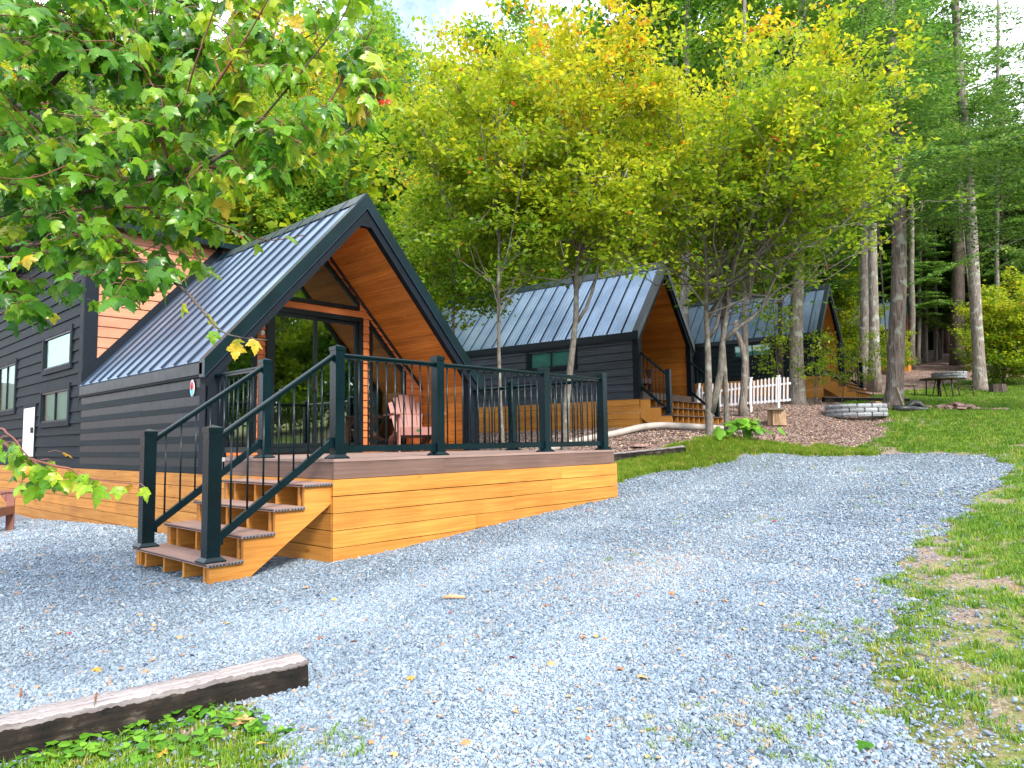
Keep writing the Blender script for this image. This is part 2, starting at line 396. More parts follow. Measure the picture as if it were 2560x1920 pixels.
M['stone'] = leaf_mat('gravel_stone', [(0, (0.034, 0.055, 0.085)), (0.40, (0.145, 0.190, 0.245)), (0.90, (0.31, 0.375, 0.445)), (0.955, (0.44, 0.49, 0.54)), (0.965, (0.27, 0.18, 0.14)), (1, (0.36, 0.28, 0.22))], 0.0, 0.75, inst=True, spec=0.3)

# ------------------------------------------------------------------ terrain
def plane_z(x): return -0.87 + 0.058 * x
CTRL = [(x, y, plane_z(x) + dz) for (x, y, dz) in [(-6, -7, 0), (-3, -3, 0), (0, -4, 0), (0, -1, 0), (-1.1, 0, 0.02), (2, 0, 0), (4.2, -.1, 0), (3, -3.5, 0), (7, -.6, 0), (9.7, -.9, .0), (11.3, -1.6, .0),
        (10.8, -3.2, 0), (8.9, -3.8, 0), (4.7, -3.9, 0), (5.6, .75, .02), (7.6, .35, .02), (-6, 0, .05), (1.7, -4.8, .02), (6, -5, .02)]]
CTRL += [(0, 1, -.93), (0, 4.5, -.92), (0, 10.6, -1.08), (-6, 8, -1.15), (-3, 4, -1.0), (2, 2, -.8), (-1, -7, -.93), (6, -8, -.45), (12, -8, -.02), (-8, -14, -1.2), (5, -16, -.6),
         (8.9, 1.0, .12), (7.6, 1.7, -.12), (8.2, .75, -.12), (6.6, 2.0, -.25), (9.83, 3.1, .39), (9.4, 7.7, .37), (9.0, 2.2, .27), (12.6, 2.6, .46), (6, 4, -.3), (4.5, 5, -.55),
         (14.67, .19, .49), (18.0, .2, .88), (13.4, 1.6, .44), (14.9, 2.9, .82), (14.9, 2.1, .84), (18.2, 2.9, 1.12), (21.05, 3.08, 1.41), (25, 3.4, 1.75),
         (27.6, .8, 1.52), (19.9, -1.06, .79), (30.9, .2, 1.9), (38, -1, 3.05), (42, 3, 4.0), (33.4, -1, 2.25), (13, -1.2, .06), (14, -3.5, .1), (20, -6, .8), (30, -8, 1.9), (20, -16, 1.2),
         (60, 0, 6.5), (60, 30, 9), (30, 16, 4.2), (20, 10, 2.0), (14, 12, 1.4), (20, 30, 4.5), (0, 25, 1.0), (5, 12, -.3), (-12, 25, -.3), (-25, 5, -1.5), (-20, -20, -1.5), (60, -30, 5), (30, -40, 2), (10, 60, 7)]
CT = np.array(CTRL)
def _u(r2): return np.where(r2 > 1e-9, 0.5 * r2 * np.log(np.maximum(r2, 1e-9)), 0.0)
_n = len(CT)
_A = np.zeros((_n + 3, _n + 3))
_d2 = ((CT[:, None, :2] - CT[None, :, :2]) ** 2).sum(-1)
_A[:_n, :_n] = _u(_d2) + np.eye(_n) * 0.02
_A[:_n, _n:] = np.c_[np.ones(_n), CT[:, :2]]; _A[_n:, :_n] = _A[:_n, _n:].T
_w = np.linalg.solve(_A, np.r_[CT[:, 2], 0, 0, 0])
def G(x, y):
    x = np.asarray(x, float); y = np.asarray(y, float); sh = x.shape; x = x.ravel(); y = y.ravel()
    out = np.empty(len(x))
    for i in range(0, len(x), 40000):
        a, b = x[i:i+40000], y[i:i+40000]
        out[i:i+40000] = _u((a[:, None] - CT[:, 0]) ** 2 + (b[:, None] - CT[:, 1]) ** 2) @ _w[:_n] + _w[_n] + _w[_n+1] * a + _w[_n+2] * b
    r = np.hypot(x - 15, y); far = np.clip((r - 70) / 60, 0, 1)
    out = out * (1 - far) + 8.0 * far
    return out.reshape(sh)
def g1(x, y): return float(G(np.array([x]), np.array([y]))[0])
def fbm(x, y, sc, seed):
    rs = np.random.default_rng(seed); o = np.zeros_like(x)
    for k in range(14):
        a = rs.uniform(0, 2 * math.pi); f = sc * (1.0 + rs.uniform(-.4, .9)) * (2 ** (k / 4)); p = rs.uniform(0, 6.28)
        f = min(f, sc * 9)
        o += np.sin((x * math.cos(a) + y * math.sin(a)) * f + p + 1.3 * np.sin((x * math.sin(a) - y * math.cos(a)) * f * .7 + p)) / (1 + k * .35)
    return o / 4.0

def ground_hit(px, py, zoff=0.0):
    d = CR @ np.array([(px - 1280) / FPX, -(py - 960) / FPX, -1.0])
    ts = np.linspace(1.2, 70, 4000)
    P = CP + ts[:, None] * d
    e = P[:, 2] - (G(P[:, 0], P[:, 1]) + zoff)
    i = int(np.argmax(e < 0)) if (e < 0).any() else len(ts) - 1
    return P[i]

GRAVEL = np.array([(-14, -2.1), (-2.9, -2.15), (-1.9, -2.42), (-1.98, -2.72), (-2.16, -3.05), (-2.6, -4.2), (-1.6, -5.3), (-.95, -4.7), (-.2, -4.38), (.63, -4.2), (1.7, -3.95), (3.05, -3.85), (4.66, -3.85), (6.5, -3.75), (8.86, -3.7), (10.8, -3.1), (11.35, -2.2),
                   (11.3, -1.5), (9.93, -.69), (8.7, .0), (7.87, .42), (6.7, .85), (5.6, .95), (5.2, 1.1), (4.6, 1.3), (4.2, 2.0), (2, 6), (0.2, 12), (-2, 16), (-9, 14), (-16, 4)], float)
def in_poly(x, y, poly):
    c = np.zeros(x.shape, bool); n = len(poly); j = n - 1
    for i in range(n):
        xi, yi = poly[i]; xj, yj = poly[j]
        c ^= ((yi > y) != (yj > y)) & (x < (xj - xi) * (y - yi) / (yj - yi + 1e-12) + xi)
        j = i
    return c
def edge_dist(x, y, poly):
    d = np.full(x.shape, 1e9); n = len(poly)
    for i in range(n):
        a = poly[i]; b = poly[(i + 1) % n]; ab = b - a
        t = np.clip(((x - a[0]) * ab[0] + (y - a[1]) * ab[1]) / (ab @ ab), 0, 1)
        d = np.minimum(d, np.hypot(x - a[0] - t * ab[0], y - a[1] - t * ab[1]))
    return d
def gravel_sd(x, y):       # >0 inside the gravel, ragged edge
    d = edge_dist(x, y, GRAVEL); s = np.where(in_poly(x, y, GRAVEL), d, -d)
    return s + 0.16 * fbm(x, y, 2.3, 3) + 0.07 * fbm(x, y, 9, 4)
MULCH = np.array([(4.6, 1.9), (5.6, 1.7), (6.9, 1.55), (7.9, 1.15), (8.7, .95), (9.5, .35), (10.4, -.35), (11.6, -.9), (13.2, -.75), (15.0, -.6), (16.0, .1), (17.5, 1.1), (19.5, 1.9), (24, 2.3), (30, 2.4), (34.5, 1.5), (36, -3), (37, -12), (70, -30), (70, 80), (-40, 80), (-40, 16), (-2, 16), (0.2, 12), (3, 6)], float)
def mulch_sd(x, y):
    d = edge_dist(x, y, MULCH); s = np.where(in_poly(x, y, MULCH), d, -d)
    return s + 0.30 * fbm(x, y, 1.6, 8) + 0.12 * fbm(x, y, 6, 9)

def axis_pts(lo, hi, c0, c1, fine, grow):
    p = list(np.arange(c0, c1 + 1e-6, fine)); s = fine
    while p[-1] < hi: s *= grow; p.append(p[-1] + s)
    s = fine
    while p[0] > lo: s *= grow; p.insert(0, p[0] - s)
    return np.array(p)
gx = axis_pts(-400, 900, -6, 16, 0.11, 1.045); gy = axis_pts(-600, 600, -7, 6, 0.11, 1.045)
XX, YY = np.meshgrid(gx, gy, indexing='ij')
micro = lambda x, y: 0.012 * fbm(x, y, 1.1, 21) + 0.008 * fbm(x, y, 4, 22)
ZZ = G(XX, YY) + micro(XX, YY)
nx, ny = XX.shape
idx = np.arange(nx * ny).reshape(nx, ny)
fc = np.stack([idx[:-1, :-1], idx[1:, :-1], idx[1:, 1:], idx[:-1, 1:]], -1).reshape(-1, 4)
def Gm(x, y): return G(x, y) + micro(x, y)

def ground_mat():
    m, n, l, b, out = new_mat('ground_cover')
    tc = n.new('ShaderNodeTexCoord')
    def noise(s, d=6, r=.6):
        q = n.new('ShaderNodeTexNoise'); q.inputs['Scale'].default_value = s; q.inputs['Detail'].default_value = d; q.inputs['Roughness'].default_value = r
        l.new(tc.outputs['Object'], q.inputs['Vector']); return q.outputs['Fac']
    am = n.new('ShaderNodeAttribute'); am.attribute_name = 'mulch'
    big, mid, fine = noise(.55), noise(5), noise(60, 5, .7)
    g = ramp(n, [(0.25, (0.075, 0.13, 0.012)), (0.45, (0.19, 0.27, 0.03)), (0.62, (0.30, 0.33, 0.05)), (0.8, (0.34, 0.27, 0.14))]); l.new(mid, g.inputs['Fac'])
    dirt = ramp(n, [(0.3, (0.17, 0.115, 0.085)), (0.5, (0.34, 0.25, 0.20)), (0.7, (0.46, 0.38, 0.32))]); l.new(fine, dirt.inputs['Fac'])
    bare = ramp(n, [(0.44, (0, 0, 0)), (0.56, (1, 1, 1))])
    l.new(math_n(n, l, 'ADD', math_n(n, l, 'MULTIPLY', mid, .45), math_n(n, l, 'MULTIPLY', big, .6)), bare.inputs['Fac'])
    lawn = mixc(n, l, bare.outputs['Color'], g.outputs['Color'], dirt.outputs['Color'])
    mu = ramp(n, [(0.3, (0.085, 0.048, 0.042)), (0.5, (0.22, 0.145, 0.13)), (0.66, (0.40, 0.30, 0.27))]); l.new(fine, mu.inputs['Fac'])
    mf = ramp(n, [(0.45, (0, 0, 0)), (0.55, (1, 1, 1))]); l.new(math_n(n, l, 'ADD', am.outputs['Fac'], math_n(n, l, 'MULTIPLY', math_n(n, l, 'SUBTRACT', mid, .5), .6)), mf.inputs['Fac'])
    c = mixc(n, l, mf.outputs['Color'], lawn, mu.outputs['Color'])
    fm = n.new('ShaderNodeMix'); fm.data_type = 'RGBA'; fm.blend_type = 'MULTIPLY'; fm.inputs[0].default_value = .7
    fr = ramp(n, [(0.3, (.55, .55, .55)), (0.65, (1.15, 1.15, 1.15))]); l.new(fine, fr.inputs['Fac'])
    l.new(c, fm.inputs[6]); l.new(fr.outputs['Color'], fm.inputs[7])
    l.new(fm.outputs[2], b.inputs['Base Color']); b.inputs['Roughness'].default_value = 0.95; b.inputs['Specular IOR Level'].default_value = .1
    bp = n.new('ShaderNodeBump'); bp.inputs['Strength'].default_value = .9; bp.inputs['Distance'].default_value = .03
    l.new(fine, bp.inputs['Height']); l.new(bp.outputs[0], b.inputs['Normal'])
    return m

def gravel_mat():
    m, n, l, b, out = new_mat('blue_grey_gravel')
    tc = n.new('ShaderNodeTexCoord')
    vo = n.new('ShaderNodeTexVoronoi'); vo.inputs['Scale'].default_value = 66; vo.inputs['Randomness'].default_value = 1
    l.new(tc.outputs['Object'], vo.inputs['Vector'])
    sep = n.new('ShaderNodeSeparateColor'); l.new(vo.outputs['Color'], sep.inputs[0])
    r = ramp(n, [(0.0, (0.09, 0.115, 0.15)), (0.5, (0.21, 0.26, 0.32)), (0.92, (0.34, 0.39, 0.45)), (1.0, (0.32, 0.25, 0.20))]); l.new(sep.outputs[0], r.inputs['Fac'])
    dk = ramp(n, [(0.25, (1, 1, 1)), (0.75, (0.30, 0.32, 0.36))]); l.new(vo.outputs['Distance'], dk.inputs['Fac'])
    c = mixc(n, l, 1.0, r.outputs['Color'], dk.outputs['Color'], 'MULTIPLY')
    n2 = n.new('ShaderNodeTexNoise'); n2.inputs['Scale'].default_value = 1.1; n2.inputs['Detail'].default_value = 5
    l.new(tc.outputs['Object'], n2.inputs['Vector'])
    r2 = ramp(n, [(0.35, (0.82, .84, .86)), (0.65, (1.12, 1.1, 1.08))]); l.new(n2.outputs['Fac'], r2.inputs['Fac'])
    c = mixc(n, l, 1.0, c, r2.outputs['Color'], 'MULTIPLY')
    l.new(c, b.inputs['Base Color']); b.inputs['Roughness'].default_value = .85
    bp = n.new('ShaderNodeBump'); bp.invert = True; bp.inputs['Strength'].default_value = 1.0; bp.inputs['Distance'].default_value = .012
    l.new(vo.outputs['Distance'], bp.inputs['Height']); l.new(bp.outputs[0], b.inputs['Normal'])
    return m
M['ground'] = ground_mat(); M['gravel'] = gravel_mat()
gme = fast_mesh('ground', np.stack([XX, YY, ZZ], -1).reshape(-1, 3), fc, M['ground'], smooth=True)
ga = gme.attributes.new('mulch', 'FLOAT', 'POINT')
ga.data.foreach_set('value', np.clip(mulch_sd(XX, YY) / 0.5 * .5 + .5, 0, 1).ravel().astype(np.float32))
tag(link_mesh('ground', gme), kind='structure')

# gravel drive: its own sheet just above the ground
ex = np.arange(-14, 12.5, .07); ey = np.arange(-5.5, 16, .07)
EX, EY = np.meshgrid(ex, ey, indexing='ij'); EZ = Gm(EX, EY) + 0.008
nx, ny = EX.shape; idx = np.arange(nx * ny).reshape(nx, ny)
f4 = np.stack([idx[:-1, :-1], idx[1:, :-1], idx[1:, 1:], idx[:-1, 1:]], -1).reshape(-1, 4)
ccx = ((EX[:-1, :-1] + EX[1:, 1:]) / 2).ravel(); ccy = ((EY[:-1, :-1] + EY[1:, 1:]) / 2).ravel()
keep = (gravel_sd(ccx, ccy) > 0.02) & ~((ccx > .1) & (ccx < 4.1) & (ccy > .1))
f4 = f4[keep]; used = np.unique(f4); remap = np.full(nx * ny, -1); remap[used] = np.arange(len(used))
gv = np.stack([EX, EY, EZ], -1).reshape(-1, 3)[used]
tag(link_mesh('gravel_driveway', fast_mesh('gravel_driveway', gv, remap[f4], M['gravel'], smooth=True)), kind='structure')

# ------------------------------------------------------------------ scatter by geometry nodes
def scatter(name, pts, rots, scales, tints, proto, parent=None):
    me = bpy.data.meshes.new(name); me.vertices.add(len(pts)); me.vertices.foreach_set('co', np.asarray(pts, np.float32).ravel())
    for nm, arr, ty in (('rot', rots, 'FLOAT_VECTOR'), ('scl', scales, 'FLOAT_VECTOR')):
        a = me.attributes.new(nm, ty, 'POINT'); a.data.foreach_set('vector', np.asarray(arr, np.float32).ravel())
    a = me.attributes.new('tint', 'FLOAT', 'POINT'); a.data.foreach_set('value', np.asarray(tints, np.float32))
    me.materials.append(proto.data.materials[0])
    ob = link_mesh(name, me, parent)
    ng = bpy.data.node_groups.new(name, 'GeometryNodeTree')
    ng.interface.new_socket('Geometry', in_out='INPUT', socket_type='NodeSocketGeometry')
    ng.interface.new_socket('Geometry', in_out='OUTPUT', socket_type='NodeSocketGeometry')
    N, L = ng.nodes, ng.links
    gi = N.new('NodeGroupInput'); go = N.new('NodeGroupOutput'); oi = N.new('GeometryNodeObjectInfo'); oi.inputs['Object'].default_value = proto
    m2p = N.new('GeometryNodeMeshToPoints'); iop = N.new('GeometryNodeInstanceOnPoints')
    na = N.new('GeometryNodeInputNamedAttribute'); na.data_type = 'FLOAT_VECTOR'; na.inputs['Name'].default_value = 'rot'
    nb = N.new('GeometryNodeInputNamedAttribute'); nb.data_type = 'FLOAT_VECTOR'; nb.inputs['Name'].default_value = 'scl'
    L.new(gi.outputs[0], m2p.inputs['Mesh']); L.new(m2p.outputs[0], iop.inputs['Points']); L.new(oi.outputs['Geometry'], iop.inputs['Instance'])
    e2r = N.new('FunctionNodeEulerToRotation'); L.new(na.outputs[0], e2r.inputs[0])
    L.new(e2r.outputs[0], iop.inputs['Rotation']); L.new(nb.outputs[0], iop.inputs['Scale']); L.new(iop.outputs[0], go.inputs[0])
    md = ob.modifiers.new('scatter', 'NODES'); md.node_group = ng
    tag(ob, kind='stuff')
    return ob

def proto_obj(name, me):       # never linked to the scene
    return bpy.data.objects.new(name, me)

# stone prototype: an angular lump
def stone_mesh():
    t = (1 + 5 ** .5) / 2
    v = np.array([(-1, t, 0), (1, t, 0), (-1, -t, 0), (1, -t, 0), (0, -1, t), (0, 1, t), (0, -1, -t), (0, 1, -t), (t, 0, -1), (t, 0, 1), (-t, 0, -1), (-t, 0, 1)], float)
    v /= np.linalg.norm(v[0]); v *= rng.uniform(.62, 1.15, (12, 1))
    f = [(0, 11, 5), (0, 5, 1), (0, 1, 7), (0, 7, 10), (0, 10, 11), (1, 5, 9), (5, 11, 4), (11, 10, 2), (10, 7, 6), (7, 1, 8), (3, 9, 4), (3, 4, 2), (3, 2, 6), (3, 6, 8), (3, 8, 9), (4, 9, 5), (2, 4, 11), (6, 2, 10), (8, 6, 7), (9, 8, 1)]
    return fast_mesh('stone', v, np.array(f), M['stone'])
stone_p = proto_obj('stone_shape', stone_mesh())

def cam_dist(x, y): return np.hypot(x - CP[0], y - CP[1])
fwd = np.array([-CR[0, 2], -CR[1, 2]]); fwd /= np.linalg.norm(fwd); rgt = np.array([fwd[1], -fwd[0]])
def in_view(x, y, margin=1.12):
    dx, dy = x - CP[0], y - CP[1]; f = dx * fwd[0] + dy * fwd[1]; r = dx * rgt[0] + dy * rgt[1]
    return (f > 1.0) & (np.abs(r) < f * 0.73 * margin + .3)

def sample(n, x0, x1, y0, y1): return rng.uniform(x0, x1, n), rng.uniform(y0, y1, n)
x, y = sample(2200000, -4, 11.6, -5.2, 9)
x2, y2 = sample(300000, -3.5, 1.5, -5.0, -1.0)
x = np.r_[x, x2]; y = np.r_[y, y2]
d = cam_dist(x, y)
ok = in_view(x, y) & (rng.random(len(x)) < np.clip((4.2 / d) ** 1.6, 0.05, 1)) & ~((x > .05) & (x < 4.18) & (y > .05))
x, y, d = x[ok], y[ok], d[ok]
sdv = gravel_sd(x, y)
ok = (sdv > -0.02) | (rng.random(len(x)) < 0.16 * np.exp(sdv / .25)); x, y, d = x[ok], y[ok], d[ok]
n = len(x)
sz = np.clip(rng.lognormal(math.log(.0064), .38, n), .0035, .020) * np.clip((d / 5) ** .5, 1, 1.6)
rt = np.stack([rng.normal(0, .5, n), rng.normal(0, .5, n), rng.uniform(0, 6.28, n)], -1)
patch = np.clip(.5 + .6 * fbm(x, y, .7, 31) + .25 * fbm(x, y, 3.5, 32), 0, 1)
pp_ = ground_hit(1620, 1420); pinkish = np.exp(-(((x - pp_[0]) / .9) ** 2 + ((y - pp_[1]) / .45) ** 2))
rut = np.zeros_like(x)
for off_ in (-2.95, -1.35):
    yc = off_ + .16 * x + .12 * np.sin(x * .8)
    rut = np.maximum(rut, np.exp(-((y - yc) / .28) ** 2) * (x > -3))
sz = sz * (1 - .22 * rut)
tn = np.clip(rng.normal(.50, .18, n) + .16 * rut + .30 * (patch - .5), 0, .94); odd = rng.random(n) < .04 + .40 * pinkish * rng.random(n); tn[odd] = rng.uniform(.965, 1, odd.sum())
scl = np.stack([sz * rng.uniform(.8, 1.35, n), sz * rng.uniform(.7, 1.1, n), sz * rng.uniform(.4, .75, n)], -1)
scatter('gravel_stones', np.stack([x, y, Gm(x, y) + .008 + sz * .25], -1), rt, scl, tn, stone_p)
print('stones', n)

# grass tuft prototypes
def tuft_mesh(nb, h, spread, w, lean):
    v, f = [], []
    for k in range(nb):
        a = random.uniform(0, 6.28); r = random.uniform(0, spread); bx, by = r * math.cos(a), r * math.sin(a)
        a2 = random.uniform(0, 6.28); hh = h * random.uniform(.5, 1.1); ln = lean * random.uniform(.3, 1.2); ww = w * random.uniform(.7, 1.2)
        px, py = -math.sin(a2) * ww, math.cos(a2) * ww; dx, dy = math.cos(a2) * ln, math.sin(a2) * ln
        i = len(v)
        v += [(bx - px, by - py, -.005), (bx + px, by + py, -.005), (bx + dx * .4 + px * .8, by + dy * .4 + py * .8, hh * .6), (bx + dx * .4 - px * .8, by + dy * .4 - py * .8, hh * .6), (bx + dx, by + dy, hh * .95)]
        f += [(i, i+1, i+2), (i, i+2, i+3), (i+3, i+2, i+4)]
    return fast_mesh('tuft', np.array(v), np.array(f), M['grass'])
tuft_a = proto_obj('short_tuft_shape', tuft_mesh(22, .045, .045, .0022, .035))
tuft_b = proto_obj('long_tuft_shape', tuft_mesh(26, .13, .05, .0028, .09))
# lawn: right verge, far lawn, strip along the bank
def lawn_field(x, y):
    g = gravel_sd(x, y); mu = mulch_sd(x, y)
    return (-g > 0.0) & (mu < 0.05), g, mu
x, y = sample(900000, -4, 46, -9, 5)
d = cam_dist(x, y)
ok = in_view(x, y) & (rng.random(len(x)) < np.clip((5 / d) ** 1.25, .03, 1)); x, y, d = x[ok], y[ok], d[ok]
ok, gsd, msd = lawn_field(x, y)
dens = np.clip(.40 + .85 * fbm(x, y, 1.7, 41) + .55 * fbm(x, y, 7, 42), 0, 1)
strip = (y > -1.2) & (x < 11)
dens = np.where(strip, np.maximum(dens, .75), dens)
dens = np.where((d > 16), np.maximum(dens, .55), dens)
ok &= rng.random(len(x)) < dens * np.clip(.55 + (-gsd) * 1.4, 0, 1)
x, y, d, dens = x[ok], y[ok], d[ok], dens[ok]; n = len(x)
s = rng.uniform(.6, 1.25, n) * np.clip((d / 6) ** .55, .8, 2.4)
tn = np.clip(.46 - .26 * dens + rng.normal(0, .22, n), 0, 1)
scatter('lawn_grass', np.stack([x, y, Gm(x, y)], -1), np.stack([np.zeros(n), np.zeros(n), rng.uniform(0, 6.28, n)], -1), np.stack([s, s, s * rng.uniform(.7, 1.2, n)], -1), tn, tuft_a)
print('tufts', n)
# longer grass strip below the bank
x, y = sample(30000, 4.3, 11, -1.4, 1.9)
g_, m_ = gravel_sd(x, y), mulch_sd(x, y)
ok = (g_ < -.03) & (m_ < .15) & (rng.random(len(x)) < .6); x, y = x[ok], y[ok]; n = len(x)
s = rng.uniform(.5, 1.0, n)
scatter('bank_grass', np.stack([x, y, Gm(x, y)], -1), np.stack([np.zeros(n), np.zeros(n), rng.uniform(0, 6.28, n)], -1), np.stack([s, s, s], -1), np.clip(rng.normal(.56, .17, n), 0, 1), tuft_b)
# sparse dry tufts standing on the gravel
P = []
for (px, py, k) in [(1930, 1160, 26), (2160, 1175, 20), (1740, 1300, 10), (1500, 1260, 10), (1560, 1405, 12), (2060, 1575, 26), (1990, 1565, 16), (2120, 1590, 18), (2180, 1620, 22), (2030, 1640, 10), (1940, 1740, 12), (1960, 1850, 24), (1700, 1840, 8), (1850, 1830, 14),
                    (2250, 1640, 26), (2300, 1700, 30), (2240, 1810, 24), (2150, 1780, 10), (2250, 1500, 22), (2330, 1330, 24), (2230, 1210, 22), (2390, 1240, 22), (1680, 1870, 10), (820, 1880, 10), (1890, 1300, 12), (2200, 1260, 12)]:
    c = ground_hit(px, py)
    dd = cam_dist(c[0], c[1])
    for _ in range(k): P.append((c[0] + random.gauss(0, .045 * dd ** .75), c[1] + random.gauss(0, .045 * dd ** .75)))
P = np.array(P); n = len(P); s = rng.uniform(.35, .9, n)
scatter('stray_grass', np.c_[P, Gm(P[:, 0], P[:, 1]) + .008], np.stack([np.zeros(n), np.zeros(n), rng.uniform(0, 6.28, n)], -1), np.stack([s, s, s * .8], -1), np.clip(rng.normal(.62, .25, n), 0, 1), tuft_a)
# mulch and leaf litter
chip_p = proto_obj('chip_shape', fast_mesh('chip', np.array([(-1, -.4, 0), (1, -.5, .15), (1.1, .4, .0), (-.9, .5, .2), (0, 0, .35)], float), np.array([(0, 1, 4), (1, 2, 4), (2, 3, 4), (3, 0, 4)]), M['chip']))
x, y = sample(380000, 4.3, 40, -1.6, 9)
d = cam_dist(x, y); ok = in_view(x, y) & (rng.random(len(x)) < np.clip((14 / d) ** 1.5, 0, 1)) & (mulch_sd(x, y) > -.25 * rng.random(len(x)) - .05) & (gravel_sd(x, y) < 0)
x, y, d = x[ok], y[ok], d[ok]; n = len(x); s = rng.uniform(.010, .026, n)
scatter('leaf_litter', np.stack([x, y, Gm(x, y) + .006], -1), np.stack([rng.normal(0, .4, n), rng.normal(0, .4, n), rng.uniform(0, 6.28, n)], -1), np.stack([s, s, s], -1), np.clip(rng.normal(.5, .26, n), 0, 1), chip_p)
print('chips', n)
# ------------------------------------------------------------------ cabins
def board(P, a0b, a1b, a0t, a1t, z0, z1, db=.020, dt=.007, back=0.0):
    """one lapped board on a wall; P(a, d, z) -> point, d = distance outwards"""
    return MB().hexa([P(a0b, back, z0), P(a1b, back, z0), P(a1b, db, z0), P(a0b, db, z0), P(a0t, back, z1), P(a1t, back, z1), P(a1t, dt, z1), P(a0t, dt, z1)])

def fixn(me):
    import bmesh
    bm = bmesh.new(); bm.from_mesh(me); bmesh.ops.recalc_face_normals(bm, faces=bm.faces); bm.to_mesh(me); bm.free()

def put(mb, name, mat, parent, fix=True, smooth=False):
    me = mb.mesh(name, mat, smooth)
    if fix: fixn(me)
    return link_mesh(name, me, parent)

def lap_wall(P, rows, lim, holes, mat, parent, name='siding_board', joint=2.6, gap=.0015, db=.026, dt=.005):
    for (z0, z1) in rows:
        a0b, a1b = lim(z0); a0t, a1t = lim(z1)
        if a1b - a0b < .02: continue
        cuts = [(h0, h1) for (h0, h1, hz0, hz1) in holes if min(z1, hz1) - max(z0, hz0) > .45 * (z1 - z0)]
        segs = [(a0b, a1b)]
        for (h0, h1) in cuts:
            ns = []
            for (s0, s1) in segs:
                if h1 <= s0 or h0 >= s1: ns.append((s0, s1)); continue
                if h0 > s0: ns.append((s0, h0))
                if h1 < s1: ns.append((h1, s1))
            segs = ns
        out = []
        for (s0, s1) in segs:
            if joint and s1 - s0 > joint * 1.25:
                k = int(math.ceil((s1 - s0) / joint)); c = sorted(s0 + (s1 - s0) * (i + random.uniform(-.22, .22)) / k for i in range(1, k))
                c = [s0] + c + [s1]; out += list(zip(c[:-1], c[1:]))
            else: out.append((s0, s1))
        for (s0, s1) in out:
            if s1 - s0 < .03: continue
            t0 = a0t if s0 == a0b else s0; t1 = a1t if s1 == a1b else s1
            if t1 <= t0: t0 = t1 = (t0 + t1) / 2
            j = random.uniform(0, .0015)
            put(board(P, s0 + gap, s1 - gap, t0 + gap, max(t0 + gap, t1 - gap), z0 + .001, z1 - .001, db + j, dt + j), name, mat, parent)

def rows_of(z0, z1, h):
    r = []; z = z0
    while z < z1 - .01: r.append((z, min(z + h, z1))); z += h
    return r

def inset(poly, t):
    """inset a convex counter-clockwise 2D polygon by t"""
    n = len(poly); out = []
    for i in range(n):
        p0, p1, p2 = Vector(poly[i - 1]), Vector(poly[i]), Vector(poly[(i + 1) % n])
        e1 = (p1 - p0).normalized(); e2 = (p2 - p1).normalized()
        n1 = Vector((-e1.y, e1.x)); n2 = Vector((-e2.y, e2.x))
        k = 1 + n1.dot(n2); out.append(tuple(p1 + (n1 + n2) * (t / max(k, .3))))
    return out

def ring(P, poly, w, d0, d1, name, mat, parent):
    """flat frame following polygon (a,z), width w inwards, between depths d0..d1"""
    q = inset(poly, w); mb = MB(); n = len(poly)
    for i in range(n):
        j = (i + 1) % n
        mb.hexa([P(poly[i][0], d0, poly[i][1]), P(poly[j][0], d0, poly[j][1]), P(q[j][0], d0, q[j][1]), P(q[i][0], d0, q[i][1]),
                 P(poly[i][0], d1, poly[i][1]), P(poly[j][0], d1, poly[j][1]), P(q[j][0], d1, q[j][1]), P(q[i][0], d1, q[i][1])])
    return put(mb, name, mat, parent), q

def pane(P, poly, d, name, mat, parent, th=.006):
    mb = MB(); a = [P(p[0], d, p[1]) for p in poly]; b = P(poly[0][0], d + th, poly[0][1])
    mb.prism(a, [b[i] - a[0][i] for i in range(3)])
    return put(mb, name, mat, parent)

def window(P, a0, a1, z0, z1, parent, split=None, blind=True, trim=.085, name='window', split_dark=False):
    """a framed window with trim boards, sash, glass and a blind"""
    f, _ = ring(P, [(a0 - trim, z0 - trim), (a1 + trim, z0 - trim), (a1 + trim, z1 + trim), (a0 - trim, z1 + trim)], trim, .0, .042, name, M['trim'], parent)
    fr, q = ring(P, [(a0, z0), (a1, z0), (a1, z1), (a0, z1)], .028, -.02, .030, 'frame', M['frame'], f)
    if split is not None:
        s = a0 + (a1 - a0) * split
        put(MB().hexa([P(s - .016, -.01, z0 + .02), P(s + .016, -.01, z0 + .02), P(s + .016, .024, z0 + .02), P(s - .016, .024, z0 + .02), P(s - .016, -.01, z1 - .02), P(s + .016, -.01, z1 - .02), P(s + .016, .024, z1 - .02), P(s - .016, .024, z1 - .02)]), 'mullion', M['frame'], f)
    pane(P, q, .002, 'pane', M['glass_small'], f)
    mb = MB()
    if blind:
        zz = z0 + .03
        while zz < z1 - .03:
            mb.hexa([P(a0 + .03, -.050, zz), P(a1 - .03, -.050, zz), P(a1 - .03, -.047, zz), P(a0 + .03, -.047, zz), P(a0 + .03, -.042, zz + .017), P(a1 - .03, -.042, zz + .017), P(a1 - .03, -.039, zz + .017), P(a0 + .03, -.039, zz + .017)]); zz += .022
        put(mb, 'blind', M['blind'], f)
    put(MB().hexa([P(a0, -.16, z0), P(a1, -.16, z0), P(a1, -.12, z0), P(a0, -.12, z0), P(a0, -.16, z1), P(a1, -.16, z1), P(a1, -.12, z1), P(a0, -.12, z1)]), 'back_board', M['teal_wall'], f)
    return f

